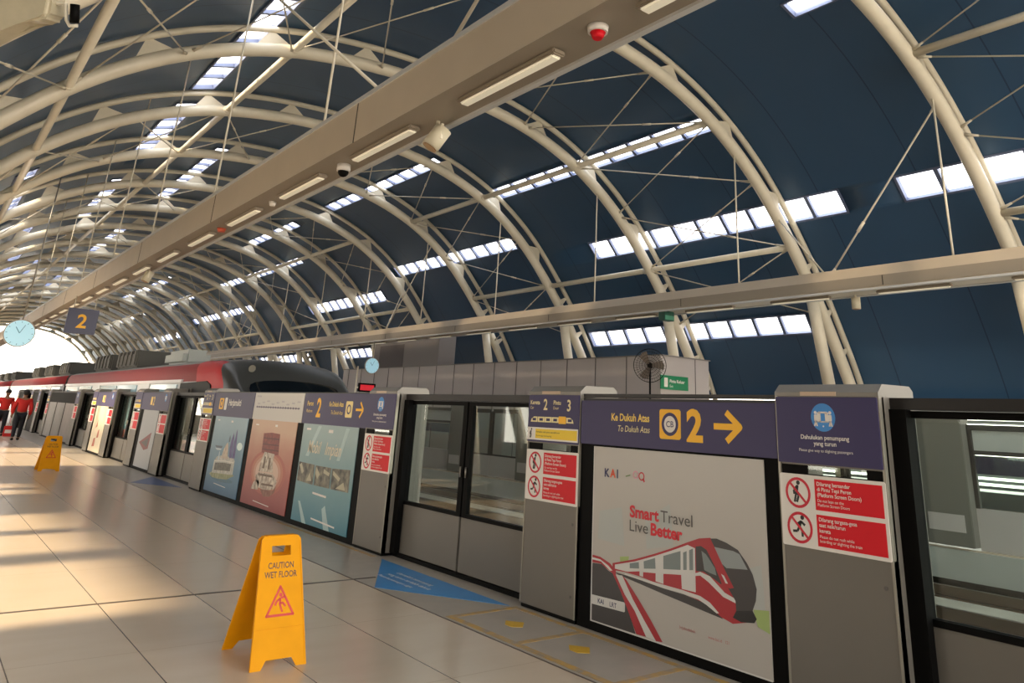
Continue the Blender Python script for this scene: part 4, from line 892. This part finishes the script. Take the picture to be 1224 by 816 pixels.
# ------------------------------------------------------------------ trains
def train_car(y0, y1, nose, label):
    t = thing('train_car', (6.05, (y0+y1)/2, -1.0), label, 'train', 'cars of the red train')
    XM = 6.12
    sec = [(1.20, -.75), (1.33, -.55), (1.35, .0), (1.36, .95), (1.355, 1.60), (1.35, 1.95), (1.34, 2.10), (1.32, 2.24), (1.26, 2.34), (1.10, 2.41), (.85, 2.45), (.5, 2.48), (0, 2.49)]
    full = [(x, z) for x, z in sec]+[(-x, z) for x, z in sec[-2::-1]]; ns = len(full)
    def ringpts(y_, ws, hs, sh, up=0., keep=None):
        out = []
        for x, z in full:
            zz = z if z < .2 else .2+(z-.2)*hs
            tt = max(0, min((2.42-z)/.62, 1)); out.append(Vector((XM+x*ws, y_+(sh-y_)*tt-up*.6, zz+up)))
        return out
    st = [(y1, 1, 1, y1)]
    if nose: st += [(18.5, 1, 1, 18.0), (17.3, 1, .99, 16.5), (16.95, .975, .975, 16.1), (16.65, .93, .95, 15.8), (16.4, .87, .91, 15.55), (16.2, .80, .86, 15.4), (16.0, .72, .79, 15.3), (15.8, .62, .70, 15.2), (15.65, .48, .6, 15.15), (15.55, .3, .5, 15.1)]
    else: st.append((y0, 1, 1, y0))
    b = MB(); rings = [[b.bm.verts.new(p) for p in ringpts(*q)] for q in st]
    for q, (A, B_) in enumerate(zip(rings, rings[1:])):
        for k in range(ns-1):
            f = b.bm.faces.new([A[k], A[k+1], B_[k+1], B_[k]]); f.smooth = True
            kk = min(k, ns-2-k)
            mi = 4 if kk < 2 else 0 if kk < 3 else 1 if kk < 5 else 2 if kk < 8 else 3
            if nose and q in (1, 2): mi = 5 if kk < 9 and kk >= 3 else (3 if kk >= 9 else mi)
            if nose and q >= 3: mi = 4
            f.material_index = mi
    f = b.bm.faces.new(rings[-1]); f.material_index = 4; f = b.bm.faces.new(rings[0]); f.material_index = 3
    b.build('body_shell', [M_TRED, M_TWHITE, mat('train_red_shaded', '#8c1a1e', .55, spec=.3), M_TROOF, M_TDARK, mat('train_red_front', '#c01218', .45, spec=.3)], t)  # side band's darker red carries the shade on it
    yy = y0+(3.2 if nose else 1.2)
    # side windows and doors on near and far sides
    for sx in (-1, 1):
        X = XM+sx*1.362
        y = y0+(5.6 if nose else .9)
        k = 0
        while y < y1-1.2:
            if k % 3 == 1:
                dd = MB().box(X-.012, X+.012, y, y+1.3, -.05, 1.95, .004).build('door', M_TWHITE, t)
                b = MB(); b.box(X+sx*.014-.004, X+sx*.014+.004, y+.12, y+.58, .8, 1.75); b.box(X+sx*.014-.004, X+sx*.014+.004, y+.72, y+1.18, .8, 1.75); b.build('door_window', M_TGLASS, dd)
                y += 1.45
            else:
                ln = min(2.6, y1-.6-y)
                MB().box(X-.010, X+.010, y, y+ln, .75, 1.90, .004).build('window', mat('train_window_reflection', '#8fb4c4', .08, spec=.8), t)  # pale blue puts the reflection into the glass colour
                y += ln+.12
            k += 1
        b = MB(); b.box(X-.03, X+.02, y0+5.2 if nose else y0+.1, y1-.1, 1.93, 2.0); b.build('gutter_strip', mat('train_gutter', '#d8d3d3', .3), t)
    if nose:
        # cab side glass, windscreen, lamps, handrail
        for sx in (-1, 1):
            MB().prism([(19.3, .75), (19.3, 1.92), (17.3, 1.95), (17.0, 1.88), (16.8, 1.68), (16.7, 1.25), (16.7, .75)], frame((XM+sx*1.362, 0, 0), (0, 1, 0), (0, 0, 1), (1, 0, 0)), -.012, .012).build('cab_window', mat('cab_glass_dark', '#0b0c0d', .5, spec=.15), t)
            MB().tube((XM+sx*1.40, y0+4.2, .1), (XM+sx*1.40, y0+4.2, 1.80), .02, 8).build('handrail', M_SILVER, t)
        b = MB(); W0 = [[b.bm.verts.new(p) for p in ringpts(*q, up=.012)[6:ns-6]] for q in st[7:11]]
        for A, B_ in zip(W0, W0[1:]):
            for k in range(len(A)-1): f = b.bm.faces.new([A[k], A[k+1], B_[k+1], B_[k]]); f.smooth = True
        b.build('windscreen', M_TGLASS, t)
        MB().prism(circ(0, 0, .075, 18), frame((XM-.80, 16.28, 2.20), (.8, -.5, 0), (.1, .1, .9), (-.3, -.7, .5)), .02, .05).build('round_badge', M_SILVER, t)
        for sx in (-1, 1):
            MB().prism(rrect(-.12, -.05, .12, .05, .02), frame((XM+sx*.62, y0+1.45, 1.0), (1, 0, 0), (0, .3, .95), (0, -1, .3)), -.1, .03).build('headlight', mat('lamp_glass', '#d7d9d4', .2), t)
        MB().box(XM-.4, XM+.4, y0+.8, y0+1.3, -.6, -.2, .05).build('coupler', M_DARKSTEEL, t)
    # roof equipment
    n = 3; L = (y1-y0)
    for k in range(n):
        yc = y0+(9.3 if nose else 3.2)+k*(L-(10.5 if nose else 6.5))/n+.6
        if nose and k == 0:
            b = MB(); b.box(XM-.75, XM-.05, yc-1.9, yc+.2, 2.42, 2.86, .12); b.build('cooling_unit', mat('hvac_white', '#9fa39d', .5), t)
        else:
            b = MB(); b.box(XM-1.0, XM+1.0, yc-1.5, yc+1.5, 2.45, 2.93, .06)
            for q in range(5): b.box(XM-1.03, XM+1.03, yc-1.4+q*.6, yc-1.1+q*.6, 2.5, 2.98, .03)
            b.build('cooling_unit', mat('hvac_dark', '#4b4a45', .6), t)
    # bogies
    for yc in (y0+3.2, y1-3.2):
        g = MB(); g.box(XM-1.1, XM+1.1, yc-1.3, yc+1.3, -.85, -.55, .04)
        for dy in (-.9, .9):
            for sx in (-.72, .72): g.tube((XM+sx-.06, yc+dy, -.52), (XM+sx+.06, yc+dy, -.52), .41, 20)
        g.build('bogie', M_DARKSTEEL, t)
train_car(14.0, 36.6, True, 'front car of the red train with dark rounded nose, nearest the camera')
train_car(37.1, 59.2, False, 'second car of the red train, behind the front car')
train_car(59.7, 81.8, False, 'third car of the red train, far along the track')
train_car(82.3, 104.4, False, 'fourth car of the red train, farthest along the track')

# ------------------------------------------------------------------ opposite platform
OX = 12.46
of = lambda y0: frame((OX, y0, 0), (0, 1, 0), (0, 0, 1), (1, 0, 0))
def opp_bay(y0, kind, idx):
    where = 'on the opposite platform, %s from the right' % ordn(idx)
    if kind == 'P':
        t = thing('door_pillar', (OX-.2, y0+.36, 0), 'grey door pillar seen from behind %s' % where, 'pillar', 'pillars of the opposite screen doors')
        MB().box(OX-.28, OX, y0, y0+.715, .03, 1.71, .01).build('body', M_SIDE, t)
        MB().box(OX-.29, OX+.006, y0, y0+.715, 1.71, 1.79, .02).build('cap', M_CAP, t)
        MB().box(OX-.29, OX-.28, y0+.1, y0+.62, .22, .45).build('rear_hatch', M_CLAD, t)
    elif kind == 'D':
        for k in range(2):
            a = y0+k*1.25
            t = thing('sliding_door', (OX-.2, a+.6, 0), 'glass sliding door leaf seen through the near doors %s, %s half' % (where, ['right', 'left'][k]), 'door', 'leaves of the opposite screen doors')
            MB().box(OX-.22, OX-.17, a+.01, a+1.24, .04, .53).build('lower_panel', M_CLAD, t)
            b = MB(); b.box(OX-.22, OX-.17, a+.01, a+.08, .53, 1.64); b.box(OX-.22, OX-.17, a+1.17, a+1.24, .53, 1.64); b.box(OX-.22, OX-.17, a+.08, a+1.17, .53, .57); b.box(OX-.22, OX-.17, a+.08, a+1.17, 1.6, 1.70); b.build('frame', M_BLACK, t)
            MB().box(OX-.2, OX-.19, a+.08, a+1.17, .57, 1.60).build('glass', M_GLASS, t)
    else:
        L = kind
        t = thing('screen_panel', (OX-.1, y0+L/2, 0), 'glazed fixed panel seen from behind %s' % where, 'panel', 'fixed panels of the opposite screen doors')
        MB().box(OX-.10, OX-.04, y0, y0+L, 0, .55).build('backing', M_CLAD, t)
        b = MB(); n = max(1, round(L/2)); b.box(OX-.10, OX-.04, y0, y0+L, 1.28, 1.34); b.box(OX-.10, OX-.04, y0, y0+L, 1.62, 1.7)
        for k in range(n+1): yy = min(y0+k*L/n, y0+L-.06); b.box(OX-.10, OX-.04, yy, yy+.06, .55, 1.62)
        b.build('frame', M_DARKSTEEL, t)
        MB().box(OX-.06, OX-.05, y0+.02, y0+L-.02, 1.34, 1.62).build('header_board', mat('opp_board', '#b9bab4', .5), t)
        MB().box(OX-.06, OX-.05, y0+.02, y0+L-.02, 1.02, 1.26).build('header_board', M_PURPLE, t)
        MB().box(OX-.075, OX-.065, y0+.02, y0+L-.02, .56, 1.27).build('glass', M_GLASS, t)
y = -5.72; idx = {'P': 0, 'D': 0, 'X': 0}
for kind in ['D', 'P', 1.94, 'P', 'D', 'P', 1.94, 'P', 'D', 'P', 6.32, 'P', 'D', 'P', 1.94, 'P', 'D', 'P', 1.94, 'P', 'D', 'P', 6.32, 'P']:
    kk = kind if isinstance(kind, str) else 'X'
    opp_bay(y, kind, idx[kk]); idx[kk] += 1
    y += .715 if kind == 'P' else 2.5 if kind == 'D' else kind
# clad building on the opposite platform
t = thing('service_block', (16.5, 23.5, 0), 'grey panel-clad service building on the opposite platform', 'building')
b = MB(); b.box(15.5, 17.5, 14.4, 34.5, 0, 3.27); b.build('wall_block', M_CLAD, t)
b = MB()
for k in range(1, 16): yk = 14.4+k*1.3; b.box(15.488, 15.5, yk-.012, yk+.012, 0, 3.27)
b.box(15.488, 15.5, 14.4, 34.5, 2.16, 2.185); b.box(16.9, 16.925, 14.394, 14.4, 0, 3.27); b.build('panel_joint', mat('clad_joint', '#4e4a48', .7), t)
MB().box(15.46, 17.54, 14.36, 34.54, 3.27, 3.30).build('coping', mat('coping_grey', '#77716c', .5), t)
b = MB(); b.box(16.6, 17.4, 27.9, 33.8, 3.30, 4.75); b.build('upper_block', mat('clad_dark', '#7a7370', .5), t)
MB().box(16.585, 16.6, 30.9, 33.2, 3.42, 4.4).build('louvre_panel', mat('louvre_dark', '#5a5250', .6), t)
# green exit sign on its face
t = thing('exit_sign', (15.97, 14.3, 2.4), 'green hanging direction sign with white symbol on the service building', 'sign')
X_, Y_ = 15.97, 14.32
fg = frame((X_, Y_, 2.40), (1, 0, 0), (0, 0, 1), (0, -1, 0))
MB().prism(rect(-.55, 0, .55, .36), fg, -.03, 0).build('board', M_GREEN, t)
b = MB(); b.prism(rrect(-.42, .06, -.28, .30, .02), fg, .001, .004); b.build('symbol', M_WHITE, t)
tm = MB(); text('Pintu Keluar', .12, fg, -.2, .18, .003, None, None, 'L', .02, mb=tm); text('Exit', .09, fg, -.2, .06, .003, None, None, 'L', 0, mb=tm); tm.build('lettering', M_WHITE, t, recalc=False)
MB().box(15.7, 16.2, 14.352, 14.38, 2.5, 2.6).build('bracket', M_DARKSTEEL, t)
# green box under far beam
t = thing('exit_light', (13.75, 12.6, 4.0), 'small dark green exit light box under the far beam', 'light'); MB().box(13.6, 13.95, 12.5, 12.7, 3.88, 4.10, .01).build('case', mat('exit_green_dark', '#1b4a3c', .5), t)
MB().box(13.62, 13.93, 12.492, 12.5, 3.9, 4.0).build('face', mat('exit_face', '#4e8a72', .4), t)
# pedestal fan
fx, fy, fz = 14.2, 13.55, 2.88
t = thing('pedestal_fan', (fx, fy, 0), 'black caged pedestal fan standing before the service building', 'fan')
MB().tube((fx, fy, .04), (fx, fy, fz), .025, 10).build('pole', M_BLACK, t)
MB().tube((fx, fy, 0), (fx, fy, .04), .3, 24, r1=.26).build('base', M_BLACK, t)
dirv = Vector((-.75, -.66, 0)).normalized(); sidev = Vector((0, 0, 1)).cross(dirv)
fc = frame(Vector((fx, fy, fz))+dirv*.12, sidev, (0, 0, 1), dirv)
MB().tube(Vector((fx, fy, fz))-dirv*.08, Vector((fx, fy, fz))+dirv*.12, .07, 14).build('motor', M_BLACK, t)
b = MB()
for rr in (.40, .33, .26, .19, .12, .06): b.ring(0, 0, rr+.004, rr-.004, fc, .10-.09*(rr/.4)**2+.0, .108-.09*(rr/.4)**2, 36)
for k in range(36):
    a = 2*PI*k/36; b.tube(fc(.06*math.cos(a), .06*math.sin(a), .10), fc(.4*math.cos(a), .4*math.sin(a), .015), .0025, 4); b.tube(fc(.06*math.cos(a), .06*math.sin(a), -.06), fc(.4*math.cos(a), .4*math.sin(a), .005), .0025, 4)
b.ring(0, 0, .41, .395, fc, -.01, .02, 36)
b.build('cage', M_BLACK, t)
for k in range(3):
    a = 2*PI*k/3; b = MB(); ca, sa = math.cos(a), math.sin(a)
    P_ = [(.05, -.03), (.34, -.10), (.36, .02), (.30, .13), (.05, .05)]
    b.prism([(x*ca-y_*sa, x*sa+y_*ca) for x, y_ in P_], fc, .02, .026); b.build('blade', mat('fan_blade', '#4a4038', .5), t)
# clocks
def clock(x, y, z, r, label, pole_to, red=False):
    t = thing('station_clock', (x, y, z), label, 'clock', 'round pale blue station clocks')
    f = frame((x, y, z), (1, 0, 0), (0, 0, 1), (0, -1, 0))
    MB().prism(circ(0, 0, r, 40), f, -.06, .0).build('case', M_SILVER, t)
    MB().prism(circ(0, 0, r*.93, 40), f, .0, .006).build('face', M_CLOCK, t)
    b = MB(); b.bar((0, 0), (-.3*r, .42*r), .05*r, f, .007, .01); b.bar((0, 0), (.25*r, .6*r), .035*r, f, .007, .012)
    for k in range(12): a = k*PI/6; b.bar((r*.75*math.cos(a), r*.75*math.sin(a)), (r*.86*math.cos(a), r*.86*math.sin(a)), .03*r, f, .007, .009)
    b.build('hands', mat('clock_hand', '#3f7f93', .5), t)
    MB().tube((x, y+.03, z+(r if pole_to > z else -r)), (x, y+.03, pole_to), .02, 8).build('pole', M_SILVER, t)
cx_, cy_, cz_ = 2.28, 30.2, 3.40
clock(cx_, cy_, cz_, .44, 'round pale blue clock hanging at the far left under the beam', 9.0)
clock(13.6, 27.75, 3.17, .30, 'round pale blue clock over the opposite platform, above the red display', 4.1)
t = thing('led_display', (13.4, 27.6, 2.3), 'small red lit display on a post below the opposite clock', 'display')
MB().box(13.05, 13.75, 27.55, 27.65, 2.18, 2.5, .01).build('case', M_BLACK, t)
MB().box(13.12, 13.68, 27.54, 27.55, 2.24, 2.44).build('screen', mat('led_red', '#c2202c', .4, emit=.6), t)
MB().tube((12.95, 27.6, 0), (12.95, 27.6, 3.1), .03, 8).build('post', M_CREAM, t)
MB().box(12.95, 13.1, 27.58, 27.62, 2.3, 2.36).build('arm', M_CREAM, t)
# hanging platform sign 2
t = thing('platform_sign', (3.12, 24.0, 3.3), 'dark blue hanging sign with a yellow numeral 2 at the left', 'sign')
fs_ = frame((3.12, 24.0, 3.45), (1, 0, 0), (0, 0, 1), (0, -1, 0))
MB().prism(rect(-.36, -.33, .36, .33), fs_, -.05, .05).build('board', mat('sign_navy', '#232449', .4), t)
text('2', .5, fs_, 0, -.17, .052, M_YEL, t, 'C', .02, name='numeral')
b = MB()
for s_ in (-1, 1): b.tube((3.12+s_*.25, 24.0, 3.78), (3.12+s_*.25, 24.0, 4.11), .012, 6)
b.build('hanger', M_ROD, t)

# overhead unit at top left: cream housing with a dark cylinder
def at_px(x, y, dist):
    dv = fwd+r2*((x-660.08)/896.54)-u2*((y-192.3)/896.54); return Vector((0, 0, CAM_H))+dv*dist
c0 = at_px(-8, 2, 5.2)
t = thing('fan_housing', tuple(c0), 'cream faceted ceiling fan housing cut off by the top left corner', 'fan')
b = MB()
pts = [(-.6, .1), (-.3, -.42), (.047, -.21), (.174, -.128), (.337, -.134), (.384, -.105), (.41, .02), (.32, .3), (-.4, .4)]
fq = frame(c0, r2, u2, -fwd)
b.prism(pts, fq, -.18, .02)
bmesh.ops.bevel(b.bm, geom=list(b.bm.edges), offset=.03, segments=3, affect='EDGES', clamp_overlap=True)
b.build('shell', mat('housing_cream', '#b9ae93', .5, noise=.15, nscale=7, bump=.4), t)
b = MB(); b.path([fq(.38, .01, -.05), fq(.42, -.005, -.05), fq(.47, -.005, -.05), fq(.475, -.12, -.05), fq(.495, -.158, -.05), fq(.55, -.158, -.05)], .012, 8); b.build('arm', M_ROD, t)
MB().tube(fq(.535, -.01, -.05), fq(.53, -.14, -.05), .03, 14).build('lamp_cylinder', M_BLACK, t)
ztop = at(c0.x-XC, .5).y if abs(c0.x-XC) < 11 else 9
MB().tube((c0.x-.1, c0.y+.05, c0.z+.2), (c0.x-.1, c0.y+.05, ztop), .02, 8).build('hanger', M_ROD, t)

# ------------------------------------------------------------------ people in red
def skin_mesh(name, V, E, R, m, parent, sub=1):
    me = bpy.data.meshes.new(name); me.from_pydata(V, E, []); o = bpy.data.objects.new(name, me); COL.objects.link(o)
    sk = o.modifiers.new('s', 'SKIN'); sk.use_smooth_shade = True
    if not me.skin_vertices: me.skin_vertices.new() if hasattr(me.skin_vertices, 'new') else None
    for i, r in enumerate(R): me.skin_vertices[0].data[i].radius = (r if isinstance(r, tuple) else (r, r))
    me.skin_vertices[0].data[0].use_root = True
    sb = o.modifiers.new('u', 'SUBSURF'); sb.levels = sub; sb.render_levels = sub
    bpy.context.view_layer.update()
    m2 = bpy.data.meshes.new_from_object(o.evaluated_get(bpy.context.evaluated_depsgraph_get()))
    bpy.data.objects.remove(o); bpy.data.meshes.remove(me); m2.materials.clear(); m2.materials.append(m)
    for p in m2.polygons: p.use_smooth = True
    return link(name, m2, parent)
def person(x, y, label, face=1, H=1.68, stride=.18):
    """walking figure; face=+1 looks away (+Y), -1 toward camera"""
    t = thing('person', (x, y, 0), label, 'person', 'people in red jackets')
    def P(a, b_, c): return (x+a, y+b_*face, c*H)
    V = [P(0, 0, .53), P(0, 0, .62), P(0, .01, .72), P(0, 0, .80), P(0, 0, .845), P(0, .01, .885), P(0, .02, .93), P(0, .01, .975),
         P(.09, 0, .50), P(.10, stride*.4, .28), P(.10, stride*.7, .04), P(.10, stride*.7+.13, .02),
         P(-.09, 0, .50), P(-.10, -stride*.1, .28), P(-.10, -stride*.9, .05), P(-.10, -stride*.9+.13, .02),
         P(.19, 0, .80), P(.26, -.04, .64), P(.27, .06, .50), P(.27, .09, .46),
         P(-.19, 0, .80), P(-.26, .02, .64), P(-.25, .14, .51), P(-.25, .17, .475)]
    E = [(0, 1), (1, 2), (2, 3), (3, 4), (4, 5), (5, 6), (6, 7), (0, 8), (8, 9), (9, 10), (10, 11), (0, 12), (12, 13), (13, 14), (14, 15), (3, 16), (16, 17), (17, 18), (18, 19), (3, 20), (20, 21), (21, 22), (22, 23)]
    R = [(.13, .10), (.12, .10), (.15, .11), (.12, .09), .055, .07, .09, .06, .08, .058, .04, .03, .08, .058, .04, .03, .06, .045, .035, .03, .06, .045, .035, .03]
    for hx, bi in ((1, 19), (-1, 23)):
        base_ = Vector(V[bi])
        for k, (dx_, L1) in enumerate(((-.03, .035), (-.012, .045), (.006, .048), (.022, .042), (.035, .034))):
            n0 = len(V); V.append(tuple(base_+Vector((dx_*.5, dx_*face*.9, -L1*.9)))); V.append(tuple(base_+Vector((dx_*.5-.01*hx, dx_*face*.9+.012*face, -L1*1.7)))); E += [(bi, n0), (n0, n0+1)]; R += [.009, .008]
    skin_mesh('body', V, E, R, M_SKINP, t)
    skin_mesh('jacket', [V[0], V[1], V[2], V[3], V[16], V[17], V[18], V[20], V[21], V[22]], [(0, 1), (1, 2), (2, 3), (3, 4), (4, 5), (5, 6), (3, 7), (7, 8), (8, 9)],
              [(.17, .13), (.16, .13), (.19, .14), (.13, .10), .085, .07, .055, .085, .07, .055], M_JRED, t)
    skin_mesh('trousers', [V[0], V[8], V[9], V[10], V[12], V[13], V[14]], [(0, 1), (1, 2), (2, 3), (0, 4), (4, 5), (5, 6)], [(.15, .12), .105, .08, .062, .105, .08, .062], M_TROU, t)
    for q in (11, 15):
        b = MB(); c_ = V[q]; b.box(c_[0]-.045, c_[0]+.045, c_[1]-.16 if face > 0 else c_[1]-.05, c_[1]+.05 if face > 0 else c_[1]+.16, 0.0, .07, .02); b.build('shoe', M_BLACK, t)
    b = MB(); bmesh.ops.create_uvsphere(b.bm, u_segments=16, v_segments=10, radius=.115, matrix=Matrix.Translation(P(0, .005, .955)) @ Matrix.Diagonal((.92, 1, .95, 1))); 
    for f in b.bm.faces: f.smooth = True
    bmesh.ops.delete(b.bm, geom=[v for v in b.bm.verts if v.co.z < .925*H and (v.co.y-y)*face > .0], context='VERTS')
    b.build('hair', M_HAIR, t)
    if face < 0:
        b = MB(); 
        for s_ in (-1, 1): b.tube(P(s_*.033, .105, .935), P(s_*.033, .112, .935), .01, 8)
        b.tube(P(-.025, .10, .893), P(.025, .10, .893), .005, 6); b.build('eyes', M_BLACK, t)
    return t
person(3.24, 33.8, 'person in a red jacket and black trousers walking away on the far platform', 1)
person(2.98, 37.2, 'person in a red jacket cut by the left edge of the photo', -1)
t = thing('shopping_bag', (3.16, 36.6, 0), 'small red and white bag beside the person at the left edge', 'bag')
MB().box(3.08, 3.36, 36.5, 36.66, .0, .38, .02).build('pouch', M_JRED, t); MB().box(3.12, 3.32, 36.49, 36.5, .12, .24).build('patch', M_WHITE, t)
MB().path([(3.14, 36.58, .37), (3.16, 36.58, .5), (3.28, 36.58, .5), (3.30, 36.58, .37)], .008, 6).build('strap', M_WHITE, t)
